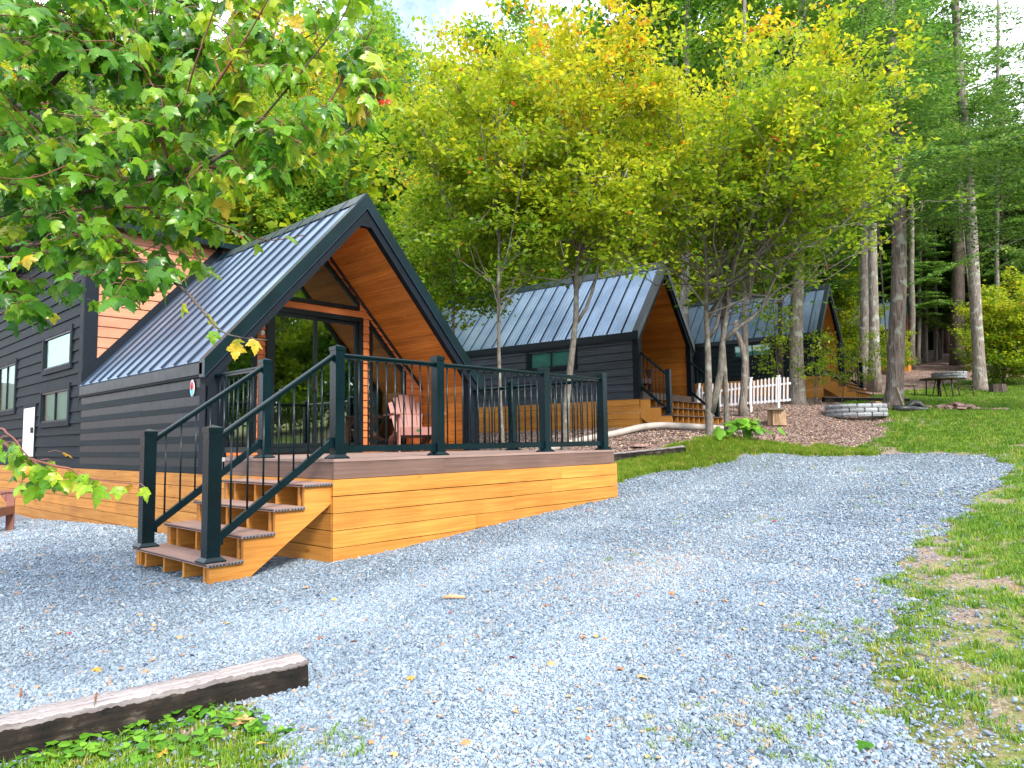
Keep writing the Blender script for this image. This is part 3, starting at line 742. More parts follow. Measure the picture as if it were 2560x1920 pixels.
def roof_half(side, W, cx, zt, s, y0, y1, over, parent, pitch=.40, holes=None):
    """standing seam panels on one slope; side -1 left, +1 right"""
    xe = -over if side < 0 else W + over
    L = abs(cx - xe); ze = zt - s * L
    nrm = Vector((side * s, 0, 1)).normalized()
    e = Vector((xe, 0, ze)); r = Vector((cx, 0, zt)); y = y0
    th = .012
    # sheathing under the panels
    put(MB().prism([(xe, y0 + .02, ze - .02), (cx, y0 + .02, zt - .02), (cx, y0 + .02, zt - .15), (xe, y0 + .02, ze - .15)], (0, y1 - y0 - .04, 0)), 'roof_sheathing', M['frame'], parent)
    k = 0
    while y < y1 - .03:
        ye = min(y + pitch, y1); mb = MB(); n = 13
        prof = [y + .008 + (ye - y - .016) * i / (n - 1) for i in range(n)]
        hts = [0.004 if i in (3, 6, 9) else 0.0 for i in range(n)]
        for P0 in (e, r):
            for yy, h in zip(prof, hts): q = P0 + nrm * h; mb.v.append((q.x, yy, q.z))
        for P0 in (e, r):
            for yy, h in zip(prof, hts): q = P0 - nrm * th; mb.v.append((q.x, yy, q.z))
        for i in range(n - 1):
            mb.f.append((i, i + 1, n + i + 1, n + i)); mb.f.append((2*n + i, 3*n + i, 3*n + i + 1, 2*n + i + 1))
            mb.f.append((i, 2*n + i, 2*n + i + 1, i + 1)); mb.f.append((n + i, n + i + 1, 3*n + i + 1, 3*n + i))
        mb.f.append((0, n, 3*n, 2*n)); mb.f.append((n - 1, 3*n - 1, 4*n - 1, 2*n - 1))
        put(mb, 'roof_panel', M['roof'], parent)
        if k > 0:
            a = e + nrm * .013; b = r + nrm * .013
            put(MB().bar((a.x, y, a.z), (b.x, y, b.z), .014, .030, nrm), 'roof_seam', M['seam'], parent)
        y = ye; k += 1
    return xe, ze

def cabin(root, W, L, zt, s, over, zin, sin_, porch, wall_bot, ground_local, p):
    """gabled cabin; local x across the gable, y towards the back, z=0 porch floor"""
    cx = W / 2
    PL = lambda a, d, z: (-d, a, z)            # left wall, facing -x
    PR = lambda a, d, z: (W + d, a, z)         # right wall
    wt = zt - s * (cx + over) - .01            # eave height
    det = p.get('detail', 2)
    # roof
    for sd_ in (-1, 1):
        xe, ze = roof_half(sd_, W, cx, zt, s, 0, L, over, root, p.get('pitch', .40))
    put(MB().prism([(cx - .16, -.01, zt + .03 - .16 * s), (cx, -.01, zt + .035), (cx + .16, -.01, zt + .03 - .16 * s), (cx, -.01, zt + .012)], (0, L, 0)), 'ridge_cap', M['rake'], root)
    # rake trims: metal outside, board inside
    vo, vi = .205, .36
    for sd_ in (-1, 1):
        X = (lambda t: cx + sd_ * t); T = cx + over
        f = lambda t, dv: zt + .02 - s * t - dv
        put(MB().prism([(X(0), -.045, f(0, 0)), (X(T), -.045, f(T, 0)), (X(T), -.045, f(T, vo)), (X(0), -.045, f(0, vo))], (0, .14, 0)), 'rake_flashing', M['rake'], root)
        put(MB().prism([(X(0), -.050, f(0, vo) + .002), (X(T), -.050, f(T, vo) + .002), (X(T), -.050, f(T, vo) - .012), (X(0), -.050, f(0, vo) - .012)], (0, .02, 0)), 'drip_edge', M['seam'], root)
        put(MB().prism([(X(0), -.022, f(0, vo)), (X(T), -.022, f(T, vo)), (X(T - .04), -.022, f(T - .04, vi)), (X(0), -.022, zin + .005)], (0, .10, 0)), 'rake_board', M['trim'], root)
    # corner posts of the porch front
    cw = p.get('col', .22)
    zc = lambda x: zt - s * abs(x - cx) - .2
    put(MB().prism([(-.006, -.012, wall_bot), (cw, -.012, wall_bot), (cw, -.012, zc(cw) - .06), (-.006, -.012, zc(0))], (0, .12, 0)), 'corner_post', M['trim'], root)
    put(MB().prism([(W - cw, -.012, wall_bot), (W + .006, -.012, wall_bot), (W + .006, -.012, zc(W)), (W - cw, -.012, zc(W - cw) - .06)], (0, .12, 0)), 'corner_post', M['trim'], root)
    put(MB().prism([(cx - .30, .0, zin - .25), (cx + .30, .0, zin - .25), (cx, .0, zin + .06)], (0, .08, 0)) if False else MB().box(cx - .09, cx + .09, -.02, .07, zin - .09, zin + .05), 'apex_block', M['trim'], root)
    # side walls
    fb = wt - .17                                # eave board
    rows = p['rows']
    wins = p.get('wins', [])
    holes = [(w[0], w[1], w[2], w[3]) for w in wins]
    lapm = p.get('siding', M['siding_y'])
    lap_wall(PL, rows, lambda z: (.13, L), holes, lapm, root)
    put(MB().box(-.034, -.022, -.01, .13, wall_bot, wt), 'corner_board', M['trim'], root)
    put(MB().hexa([(-.052, -.02, fb), (-.052, L, fb), (-.022, L, fb), (-.022, -.02, fb), (-.052, -.02, wt + .01), (-.052, L, wt + .01), (-.022, L, wt + .01), (-.022, -.02, wt + .01)]), 'eave_board', M['siding_y'] if lapm is M['siding_y'] else lapm, root)
    put(MB().box(-.018, .10, .1, L, wall_bot, wt) if not wins else MB().box(.02, .03, .1, L, wall_bot, wt), 'inner_lining', M['frame'], root) if not wins else None
    put(MB().box(W - .1, W + .02, .1, L, wall_bot, wt), 'right_wall', M['siding_y'], root)
    for w in wins: window(PL, w[0], w[1], w[2], w[3], root, w[4] if len(w) > 4 else None)
    # porch lining: ceiling planks on both slopes, wall planks below
    yb = porch
    zi = lambda x: zin - sin_ * abs(x - cx)
    for sd_ in (-1, 1):
        T = cx - .10; n = int(T * math.sqrt(1 + sin_ ** 2) / .125); 
        for k in range(n):
            t0, t1 = T * k / n, T * (k + 1) / n - .003
            x0, x1 = cx + sd_ * t0, cx + sd_ * t1
            jz = random.uniform(0, .0025)
            put(MB().prism([(x0, .08, zi(x0) + jz), (x1, .08, zi(x1) + jz), (x1, .08, zi(x1) + .02), (x0, .08, zi(x0) + .02)], (0, yb - .10, 0)), 'ceiling_plank', M['cedar_y'], root)
    zw = zi(W - .10)
    PRi = lambda a, d, z: (W - .10 - d, a, z); PLi = lambda a, d, z: (.10 + d, a, z)
    lap_wall(PRi, rows_of(0.005, zw, .15), lambda z: (.10, yb - .02), [], M['cedar_y'], root, 'porch_plank', 9, db=.010, dt=.008)
    lap_wall(PLi, rows_of(0.005, zw, .15), lambda z: (.10, yb - .02), [], M['cedar_y'] if p.get('warm_left', 1) else M['siding_y'], root, 'porch_plank', 9, db=.010, dt=.008)
    # porch floor
    put(MB().box(.1, W - .1, .0, yb, -.05, -.004), 'porch_floor', M['deck_top'], root)
    return cx, wt, zi

def skirt(root, P, a0, a1, ztop, zbot, mat, h=.145, joints=None, name='skirt_board', bot=None):
    z = ztop; r = 0
    while z > zbot:
        js = joints[r] if joints and r < len(joints) else ([] if a1 - a0 < 2.5 else [a0 + (a1 - a0) * random.uniform(.15, .85) for _ in range(max(1, int((a1 - a0) / 3)))])
        c = [a0] + sorted(js) + [a1]
        for u, v in zip(c[:-1], c[1:]):
            if v - u < .05: continue
            j = random.uniform(0, .003); g = random.uniform(.0045, .0075); g2 = random.uniform(-.0015, .0015)
            put(MB().hexa([P(u + .001, .0, z - h + g), P(v - .001, .0, z - h + g + g2), P(v - .001, .018 + j, z - h + g + g2), P(u + .001, .018 + j, z - h + g),
                           P(u + .001, .0, z - .001), P(v - .001, .0, z - .001 + g2), P(v - .001, .018 + j, z - .001 + g2), P(u + .001, .018 + j, z - .001)]), name, mat, root)
        z -= h; r += 1

# ---- cabin one (front at y = 2.53, floor z = 0)
c1 = empty('cabin', (0, 2.53, 0), 0, 'large dark gabled cabin with a glazed cedar porch, nearest to the viewer on the left', 'cabin', 'tiny cabins in a row')
W1, L1 = 4.24, 4.40
rows1 = [(-.175, -.003), (-.003, .166), (.166, .353), (.353, .526), (.526, .709), (.709, .92)]
ZT1, S1, OV1, ZIN1, SIN1 = 3.53, 1.12, .06, 3.18, 1.07
cx1, wt1, zi1 = cabin(c1, W1, L1, ZT1, S1, OV1, ZIN1, SIN1, 1.22, -.175, -.9, dict(rows=rows1, pitch=.385))
PS = lambda a, d, z: (-d, a, z)
YT = 4.38; LT = 11.5                              # the taller rear part begins at local y = YT
wins1 = [(5.03, 6.55, 1.50, 2.05), (5.05, 6.58, .58, 1.10), (8.50, 9.9, .90, 1.82)]
hl = [(w[0], w[1], w[2], w[3]) for w in wins1] + [(6.98, 7.75, 0.0, .90)]
ZTOP = 3.62
rr = rows1[:-1] + [(.709, .94)] + rows_of(.94, ZTOP, .185)
lap_wall(PS, rr, lambda z: (YT + .17, LT), hl, M['siding_y'], c1)
lap_wall(PS, rows1[:-1] + [(.709, .90)], lambda z: (L1, YT + .17), [], M['siding_y'], c1)
put(MB().box(-.036, .0, YT - .01, YT + .17, .93, ZTOP), 'corner_board', M['trim'], c1)
for i, w in enumerate(wins1):
    window(PS, *w, c1, split=.5 if i > 0 else None)
# cedar face of the tall part above the low roof
PF = lambda a, d, z: (a, YT - d, z)
def lim_up(z):
    t = max(0.0, (ZT1 + .04 - z) / S1)            # half width hidden by the roof at this height
    return (.16, max(.17, cx1 - t))
lap_wall(PF, rows_of(1.2, ZTOP, .17), lim_up, [], M['cedar_up'], c1, 'upper_siding_board')
put(MB().box(-.036, .16, YT - .034, YT - .002, .95, ZTOP), 'corner_board', M['trim'], c1)
put(MB().prism([(-.05, YT - .05, ZT1 + .19 - S1 * (cx1 + .05)), (cx1, YT - .05, ZT1 + .19), (cx1, YT - .05, ZT1 - .0), (-.05, YT - .05, ZT1 - .0 - S1 * (cx1 + .05))], (0, .045, 0)), 'wall_flashing', M['trim'], c1)
put(MB().box(cx1, W1 + .03, YT - .03, YT, 1.0, ZTOP), 'rear_front_wall', M['cedar_up'], c1)
put(MB().box(W1 - .05, W1 + .03, YT, LT, -.2, ZTOP), 'rear_right_wall', M['siding_y'], c1)
put(MB().box(.02, W1, LT - .05, LT, -.2, ZTOP), 'rear_wall', M['siding_y'], c1)
put(MB().box(-.22, W1 + .22, YT - .25, LT + .2, ZTOP, ZTOP + .10), 'flat_roof', M['rake'], c1)
# white service door
d = put(MB().box(-.040, -.002, 6.98, 7.70, 0.0, .88), 'service_door', M['white'], c1)
ring(PS, [(6.93, -.05), (7.75, -.05), (7.75, .94), (6.93, .94)], .05, .0, .035, 'door_trim', M['trim'], c1)
put(MB().box(-.075, -.041, 6.99, 7.06, .42, .52), 'latch', M['black'], d)
# skirt under the side wall
skirt(c1, lambda a, d, z: (-.004 - d, a, z), .0, LT, -.178, -1.2, M['skirt_y'], .147)
# oval emblem plate on the siding
em = put(MB().prism([(-.030, .33 + .055 * math.cos(t), .80 + .098 * math.sin(t)) for t in [2 * math.pi * k / 28 for k in range(28)]], (-.006, 0, 0)), 'emblem_plate', M['white'], c1)
put(MB().prism([(-.038, .33 + .046 * math.cos(t), .79 + .084 * math.sin(t)) for t in [math.pi * k / 14 for k in range(15)]], (-.003, 0, 0)), 'emblem_field', M['red'], em)
put(MB().prism([(-.038, .33 + .044 * math.cos(t), .782 + .070 * math.sin(t)) for t in [math.pi + math.pi * k / 14 for k in range(15)]], (-.003, 0, 0)), 'emblem_field', M['blue'], em)
put(MB().prism([(-.042, .33 + .008 * math.cos(t), .81 + .040 * math.sin(t)) for t in [2 * math.pi * k / 16 for k in range(16)]], (-.002, 0, 0)), 'emblem_mark', M['black'], em)

# back wall of the porch, local y = 1.22
YB = 1.22
PB = lambda a, d, z: (a, YB - d, z)
holesB = [(1.32, 2.92, -.1, 2.09), (1.47, 2.80, 2.25, 2.60), (1.70, 2.55, 2.55, 2.9)]
rowsB = rows_of(.0, 3.14, .115)
def limB(z): 
    t = (ZIN1 - z) / SIN1; return (max(.11, cx1 - t), min(W1 - .11, cx1 + t))
# side windows as quadrilaterals with sloping heads
rw = [(3.05, .12), (3.76, .12), (3.76, 1.29), (3.05, 2.05)]
lw = [(W1 - a, z) for a, z in rw][::-1]
tri = [(1.42, 2.19), (2.86, 2.19), (2.86, 2.31), (2.14, 3.00), (1.42, 2.31)]
def cut_rows(z0, z1):
    h = [(1.32, 2.92)] if z1 <= 2.10 else []
    if z0 < 2.05 and z1 > .12:
        zm = (z0 + z1) / 2
        r = 3.76 if zm < 1.29 else 3.05 + (2.05 - zm) / .76 * .71
        if r > 3.06: h += [(3.05, r), (W1 - r, W1 - 3.05)]
    if z1 > 2.20:
        zm = (z0 + z1) / 2
        hw = .72 if zm < 2.31 else .72 * (3.00 - zm) / .69
        if hw > 0: h.append((2.14 - hw, 2.14 + hw))
    return h
for (z0, z1) in rowsB:
    h = [(a, b, z0, z1) for a, b in cut_rows(z0, z1)]
    lap_wall(PB, [(z0, z1)], limB, h, M['cedar_x'], c1, 'gable_siding_board', 9)
# sloping black trim where wall meets ceiling
for sd_ in (-1, 1):
    put(MB().prism([(cx1, YB - .045, ZIN1 + .0), (cx1 + sd_ * 1.97, YB - .045, ZIN1 - 1.97 * SIN1), (cx1 + sd_ * 1.97, YB - .045, ZIN1 - 1.97 * SIN1 - .055), (cx1, YB - .045, ZIN1 - .055)], (0, .03, 0)), 'ceiling_trim', M['black'], c1)
dr = empty('sliding_door', (0, 0, 0)); dr.parent = c1
ring(PB, [(1.32, .02), (2.92, .02), (2.92, 2.08), (1.32, 2.08)], .075, -.03, .045, 'door_frame', M['frame'], dr)
for (a, b, dd) in ((1.40, 2.12, .012), (2.06, 2.84, -.012)):
    _, q = ring(PB, [(a, .10), (b, .10), (b, 2.0), (a, 2.0)], .052, dd - .02, dd + .018, 'door_sash', M['frame'], dr)
    pane(PB, q, dd, 'pane', M['glass'], dr)
put(MB().box(2.075, 2.10, YB - .075, YB - .03, .92, 1.12), 'handle', M['black'], dr)
for nm, poly in (('side_window', rw), ('side_window', lw), ('gable_window', tri)):
    f, q = ring(PB, poly, .055, -.02, .038, nm, M['frame'], c1)
    pane(PB, q, .002, 'pane', M['glass'], f)
wl_ = put(MB().tube([(1.25, YB - .02, 1.68), (1.25, YB - .055, 1.68), (1.25, YB - .075, 1.68)], [.042, .040, .022], 18), 'wall_light', M['galv'], c1)
# room behind the glass
put(MB().box(.15, W1 - .15, YB + .05, YT, -.05, .02), 'room_floor', M['inner_floor'], c1)
for sd_ in (-1, 1):
    T = cx1 - .12; n_ = 13
    for k in range(n_):
        x0, x1 = cx1 + sd_ * T * k / n_, cx1 + sd_ * (T * (k + 1) / n_ - .004)
        put(MB().prism([(x0, YB + .04, zi1(x0)), (x1, YB + .04, zi1(x1)), (x1, YB + .04, zi1(x1) + .02), (x0, YB + .04, zi1(x0) + .02)], (0, YT - YB - .05, 0)), 'inner_ceiling_plank', M['inner_wood'], c1)
zz = .03
while zz < .98:
    put(MB().box(W1 - .15, W1 - .125, YB + .04, YT, zz, zz + .145), 'inner_wall_plank', M['inner_wood'], c1)
    put(MB().box(.125, .15, YB + .04, YT, zz, zz + .145), 'inner_wall_plank', M['inner_wood'], c1); zz += .15
put(MB().prism([(.15, YT - .06, .0), (W1 - .15, YT - .06, .0), (W1 - .15, YT - .06, 1.05), (cx1, YT - .06, 3.15), (.15, YT - .06, 1.05)], (0, .02, 0)), 'inner_back_wall', M['inner_floor'], c1)
# furniture seen through the glass
tb = empty('interior_table', (3.2, 2.53 + 2.2, .02), 0, 'dark table standing behind the cabin glass', 'table')
put(MB().box(-.45, .45, -.35, .35, .70, .74), 'table_top', M['table_wood'], tb)
for sx in (-1, 1):
    for sy in (-1, 1): put(MB().box(sx * .40 - .03, sx * .40 + .03, sy * .30 - .03, sy * .30 + .03, 0, .70), 'leg', M['table_wood'], tb)
# electrical things: small white sticker on the rake
# ------------------------------------------------------------------ deck
dk = empty('deck', (0, 0, 0), 0, 'raised brown deck skirted in orange boards in front of the nearest cabin', 'deck')
def jx(px, py): return float(on_axis(px, py, 1, 0)[0])
skirt(dk, lambda a, d, z: (a, -.004 - d, z), -.022, 4.26, -.178, -1.0, M['skirt_x'], .1465,
      [[jx(1400, 1185)], [jx(1375, 1200)], [jx(1281, 1250)], [jx(1186, 1300)], [jx(1050, 1350)]])
skirt(dk, lambda a, d, z: (-.004 - d, a, z), .0, 2.53, -.178, -1.05, M['skirt_y'], .1465, [[], [1.9], [], [2.1], []])
skirt(dk, lambda a, d, z: (4.244 + d, a, z), .0, 2.53, -.178, -.9, M['skirt_y'], .1465, [[], [], [], [], []])
xm = jx(1111, 1170)
put(MB().box(0.0, xm - .001, 0, .022, -.175, -.0265), 'fascia_board', M['fascia'], dk)
put(MB().box(xm + .001, 4.235, 0, .022, -.175, -.0265), 'fascia_board', M['fascia'], dk)
put(MB().box(.0, .022, .024, 2.52, -.175, -.0265), 'fascia_board', M['fascia_y'], dk)
put(MB().box(4.213, 4.235, .024, 2.52, -.175, -.0265), 'fascia_board', M['fascia_y'], dk)
yy = -.006
while yy < 2.5:
    put(MB().box(-.006, 4.24, yy, min(yy + .137, 2.52), -.025, 0), 'deck_board', M['deck_top'], dk); yy += .1425
put(MB().box(.04, 4.2, .04, 2.5, -.20, -.15), 'joist_frame', M['frame'], dk)

# ------------------------------------------------------------------ staircase
st = empty('staircase', (-.55, 0, -.9), 0, 'orange open backed steps with four brown treads climbing onto the nearest deck', 'staircase')
def lo(mb):                                        # world coords -> local of the staircase
    mb.v = [(v[0] + .55, v[1], v[2] + .9) for v in mb.v]; return mb
NX = [-.304, -.567, -.832, -1.095]; TZ = [-.200, -.384, -.568, -.752]; WD = 1.50
def stringer(y0, y1, mat, cut=.012, base=-.905):
    # saw-tooth outline, from the bottom tread up to the deck
    pts = [(NX[3] + .028, base), (-.76, base), (-.024, -.385), (-.024, TZ[0] - .027)]
    for k in range(4):
        x = NX[k] + .028
        pts.append((x, TZ[k] - .027))
        if k < 3: pts.append((x, TZ[k + 1] - .027))
    pts = [(p[0], p[1]) for p in pts]
    mb = MB().prism([(a, y0, b) for a, b in pts], (0, y1 - y0, 0))
    return put(lo(mb), 'stringer', mat, st)
for y0 in (.010, .085, .46, .85, 1.25, 1.42, 1.455): stringer(y0, y0 + .034, M['skirt_x'])
for k in range(4):
    nz = NX[k]
    for b in range(2):
        x0 = nz + b * .1445; x1 = x0 + .139
        t = put(lo(MB().box(x0, x1, -.018, WD, TZ[k] - .024, TZ[k])), 'tread_board', M['deck_top_y'], st)
        for g in range(5):
            gx_ = x0 + .013 + g * .0265
            put(lo(MB().box(gx_, gx_ + .013, -.0205, -.0175, TZ[k] - .0225, TZ[k] - .010)), 'groove', M['groove'], t)
        put(lo(MB().box(x0 + .004, x1 - .004, -.0192, -.0181, TZ[k] - .022, TZ[k] - .003)), 'end_face', M['tread_end'], t)
    put(lo(MB().box(nz - .001, nz + .001, -.01, WD - .01, TZ[k] - .016, TZ[k] - .008)), 'nose_groove', M['groove'], st)
for y0 in (.045, 1.38): put(lo(MB().box(-1.062, -1.028, y0, y0 + .038, -.905, -.779)), 'post_block', M['skirt_z'], st)

# ------------------------------------------------------------------ railings
def post(mb_parent, x, y, z0, h, w=.095, base=True, name='post'):
    p_ = put(MB().box(x - w/2, x + w/2, y - w/2, y + w/2, z0, z0 + h - .02), name, M['metal'], mb_parent)
    c = w / 2 + .006
    cap = MB().box(x - c, x + c, y - c, y + c, z0 + h - .045, z0 + h - .012)
    n = len(cap.v); cap.v += [(x - c, y - c, z0 + h - .012), (x + c, y - c, z0 + h - .012), (x + c, y + c, z0 + h - .012), (x - c, y + c, z0 + h - .012), (x, y, z0 + h + .012)]
    cap.f += [(n, n+1, n+4), (n+1, n+2, n+4), (n+2, n+3, n+4), (n+3, n, n+4)]
    put(cap, 'post_cap', M['metal'], p_, fix=False)
    if base:
        b = w / 2 + .032; b2 = w / 2 + .005
        sk = MB().box(x - b, x + b, y - b, y + b, z0, z0 + .012)
        sk.hexa([(x - b, y - b, z0 + .012), (x + b, y - b, z0 + .012), (x + b, y + b, z0 + .012), (x - b, y + b, z0 + .012), (x - b2, y - b2, z0 + .036), (x + b2, y - b2, z0 + .036), (x + b2, y + b2, z0 + .036), (x - b2, y + b2, z0 + .036)])
        put(sk, 'base_skirt', M['metal'], p_)
    return p_
def rail_panel(par, a, b, zt0, zt1, zb0, zb1, nb, w=.045, bal=.016):
    """rails between a and b (xy), top rail heights zt, bottom rail heights zb, nb balusters"""
    A, B = Vector((a[0], a[1], 0)), Vector((b[0], b[1], 0)); d = (B - A).normalized()
    t0, t1 = A + Vector((0, 0, zt0)), B + Vector((0, 0, zt1))
    put(MB().bar(t0 - Vector((0, 0, .012)), t1 - Vector((0, 0, .012)), .030, .036), 'rail_channel', M['metal'], par)
    # rounded top rail
    u = (t1 - t0).normalized(); sx = u.cross(Vector((0, 0, 1))).normalized(); up = sx.cross(u)
    prof = [(-.030, -.004), (-.030, .008), (-.022, .017), (0, .021), (.022, .017), (.030, .008), (.030, -.004)]
    mb = MB(); pts = [t0 + sx * i + up * j for i, j in prof]; mb.prism(pts, t1 - t0); put(mb, 'top_rail', M['metal'], par)
    b0, b1 = A + Vector((0, 0, zb0)), B + Vector((0, 0, zb1))
    put(MB().bar(b0, b1, .036, .060), 'bottom_rail', M['metal'], par)
    for q, z in ((A + d * .012, zb0), (B - d * .012, zb1)):
        put(MB().box(q.x - .024, q.x + .024, q.y - .024, q.y + .024, z - .048, z + .040), 'bracket', M['metal'], par)
    for k in range(nb):
        t = (k + .75) / (nb + .5)
        p = A.lerp(B, t); zb = zb0 + (zb1 - zb0) * t + .02; zt_ = zt0 + (zt1 - zt0) * t - .02
        put(MB().tube([(p.x, p.y, zb), (p.x, p.y, zt_)], bal / 2, 8), 'baluster', M['metal'], par, fix=False, smooth=True)

dr1 = empty('deck_railing', (0, 0, 0), 0, 'black metal railing with round balusters along the front of the nearest deck', 'railing')
FY = .09
fx = [.090, 1.275, 2.952, 4.130]
for x_ in fx: post(dr1, x_, FY, 0, 1.01)
for (a, b, nb) in ((fx[0], fx[1], 10), (fx[1], fx[2], 14), (fx[2], fx[3], 10)):
    rail_panel(dr1, (a + .048, FY), (b - .048, FY), .925, .925, .085, .085, nb)
dr2 = empty('deck_railing', (4.13, 0, 0), 0, 'black metal side railing at the far right end of the nearest deck', 'railing')
post(dr2, 0, 1.70, 0, 1.01)
rail_panel(dr2, (0, FY + .05), (0, 1.65), .925, .925, .085, .085, 13)
rail_panel(dr2, (0, 1.75), (0, 2.50), .925, .925, .085, .085, 6)
dr3 = empty('deck_railing', (.09, 0, 0), 0, 'short black railing between the stair top and the left porch column of the nearest cabin', 'railing')
post(dr3, 0, 1.40, 0, 1.01)
rail_panel(dr3, (0, 1.45), (0, 2.50), .925, .925, .085, .085, 9)
for yy_, lbl in ((.10, 'black handrail on the near side of the nearest cabin steps'), (1.40, 'black handrail on the far side of the nearest cabin steps')):
    hr = empty('stair_railing', (-1.02, yy_, -.752), 0, lbl, 'handrail')
    post(hr, 0, 0, 0, 1.035, .105)
    rail_panel(hr, (.05, 0), (1.062, 0), .955, 1.665, .17, .90, 7, bal=.017)
# small metal tag caught on the far handrail
tagp = tag(put(MB().box(-.40, -.33, 1.365, 1.385, -.02, .02), 'steel_clip', M['galv'], None), 'small bright steel clip on the lower bar of the far stair handrail', 'clip')

# ------------------------------------------------------------------ adirondack chairs
def adirondack(loc, rz, mat, label, group='adirondack chairs on the porches', slats=6, plate=False, sc=1.0):
    """front of the chair faces local -y"""
    r = empty('adirondack_chair', loc, rz, label, 'chair', group); r.scale = (sc,) * 3
    for k in range(5):                                  # seat slats, sloping back
        y = -.27 + k * .105; z = .37 - k * .028
        put(MB().hexa([(-.27, y, z - .02), (.27, y, z - .02), (.27, y + .098, z - .047), (-.27, y + .098, z - .047), (-.27, y, z), (.27, y, z), (.27, y + .098, z - .027), (-.27, y + .098, z - .027)]), 'seat_slat', mat, r)
    put(MB().box(-.29, .29, -.30, -.278, .25, .365), 'front_apron', mat, r)
    hts = [.62, .71, .75, .75, .71, .62] if slats == 6 else [.62, .72, .76, .72, .62]
    for k in range(slats):
        t = (k - (slats - 1) / 2) / ((slats - 1) / 2); x0 = t * .175; x1 = t * .235; h = hts[k]; w = .036 if slats == 6 else .044
        y0, z0 = .20, .24; y1, z1 = .20 + h * .42, .24 + h * .90
        put(MB().hexa([(x0 - w, y0, z0), (x0 + w, y0, z0), (x0 + w, y0 + .02, z0), (x0 - w, y0 + .02, z0), (x1 - w, y1, z1 - .01 - abs(t) * .01), (x1 + w, y1, z1 - abs(t) * .01), (x1 + w, y1 + .02, z1), (x1 - w, y1 + .02, z1)]), 'back_slat', mat, r)
    put(MB().box(-.27, .27, .36, .385, .52, .60), 'back_rail', mat, r)
    for s in (-1, 1):
        put(MB().box(s * .30 - .014, s * .30 + .014, -.30, -.20, 0, .56), 'front_leg', mat, r)
        put(MB().prism([(s * .275 - .012, -.28, .37), (s * .275 - .012, .50, .02), (s * .275 - .012, .58, .0), (s * .275 - .012, .62, .05), (s * .275 - .012, .30, .25), (s * .275 - .012, -.28, .26)], (.024, 0, 0)), 'side_rail', mat, r)
        a = .33
        put(MB().prism([(s * a - .075, -.36, .56), (s * a + .075, -.36, .56), (s * a + .07, -.10, .56), (s * a + .035, .38, .56), (s * a - .035, .38, .56), (s * a - .06, -.10, .56)], (0, 0, .024)), 'arm', mat, r)
        put(MB().prism([(s * .30 - .012, -.19, .56), (s * .30 - .012, -.09, .56), (s * .30 - .012, -.19, .42)], (.024, 0, 0)), 'arm_brace', mat, r)
    if plate: put(MB().box(-.035, .035, -.304, -.301, .30, .34), 'maker_plate', M['green_tag'], r)
    return r
adirondack((3.50, 3.22, 0), math.radians(-22), M['pink_chair'], 'faded pink adirondack chair behind the railing on the nearest cabin porch', plate=True)
adirondack((-1.22, 6.9, g1(-1.22, 6.9)), math.radians(60), M['red_chair'], 'red brown adirondack chair at the left picture edge on the gravel', sc=1.0)

# ------------------------------------------------------------------ cabins two and three
def small_cabin(origin, rz, label, detail=2, chairs=True):
    r = empty('cabin', origin, rz, label, 'cabin', 'tiny cabins in a row')
    W, L = 3.05, 7.0
    rows = rows_of(0.0, 1.42, .178)
    wins = [(1.66, 2.96, .86, 1.30, .5)]
    # local z = 0 is the bottom of the siding; the porch floor is .17 higher
    cabin(r, W, L, 3.36, 1.16, .08, 3.02, 1.13, 2.0, 0.0, -.7, dict(rows=rows, pitch=.37, col=.15, wins=wins, siding=M['siding_far'] if detail == 2 else M['siding_y'], warm_left=0))
    put(MB().box(.1, W - .1, .0, 2.0, .0, .17), 'porch_step', M['fascia'], r)
    zt_, cx = 3.02, W / 2
    Pb = lambda a, d, z: (a, 2.0 - d, z)
    lap_wall(Pb, rows_of(.17, 2.9, .178), lambda z: (max(.11, cx - (3.0 - z) / 1.13), min(W - .11, cx + (3.0 - z) / 1.13)), [(1.5, 2.5, .1, 2.1)], M['siding_x'], r, 'porch_wall_board', 9)
    ring(Pb, [(1.5, .18), (2.5, .18), (2.5, 2.1), (1.5, 2.1)], .07, -.02, .04, 'door_frame', M['frame'], r)
    pane(Pb, [(1.57, .25), (2.43, .25), (2.43, 2.03), (1.57, 2.03)], .0, 'door_pane', M['glass'], r)
    put(MB().box(.2, W - .2, 2.06, 2.1, .1, 1.2), 'inner_back_wall', M['inner_floor'], r)
    skirt(r, lambda a, d, z: (-.004 - d, a, z), 0, L, -.003, -.95, M['skirt_y'], .147)
    skirt(r, lambda a, d, z: (a, -.004 - d, z), 0, W, -.003, -.95, M['skirt_x'], .147, [[]] * 8)
    return r
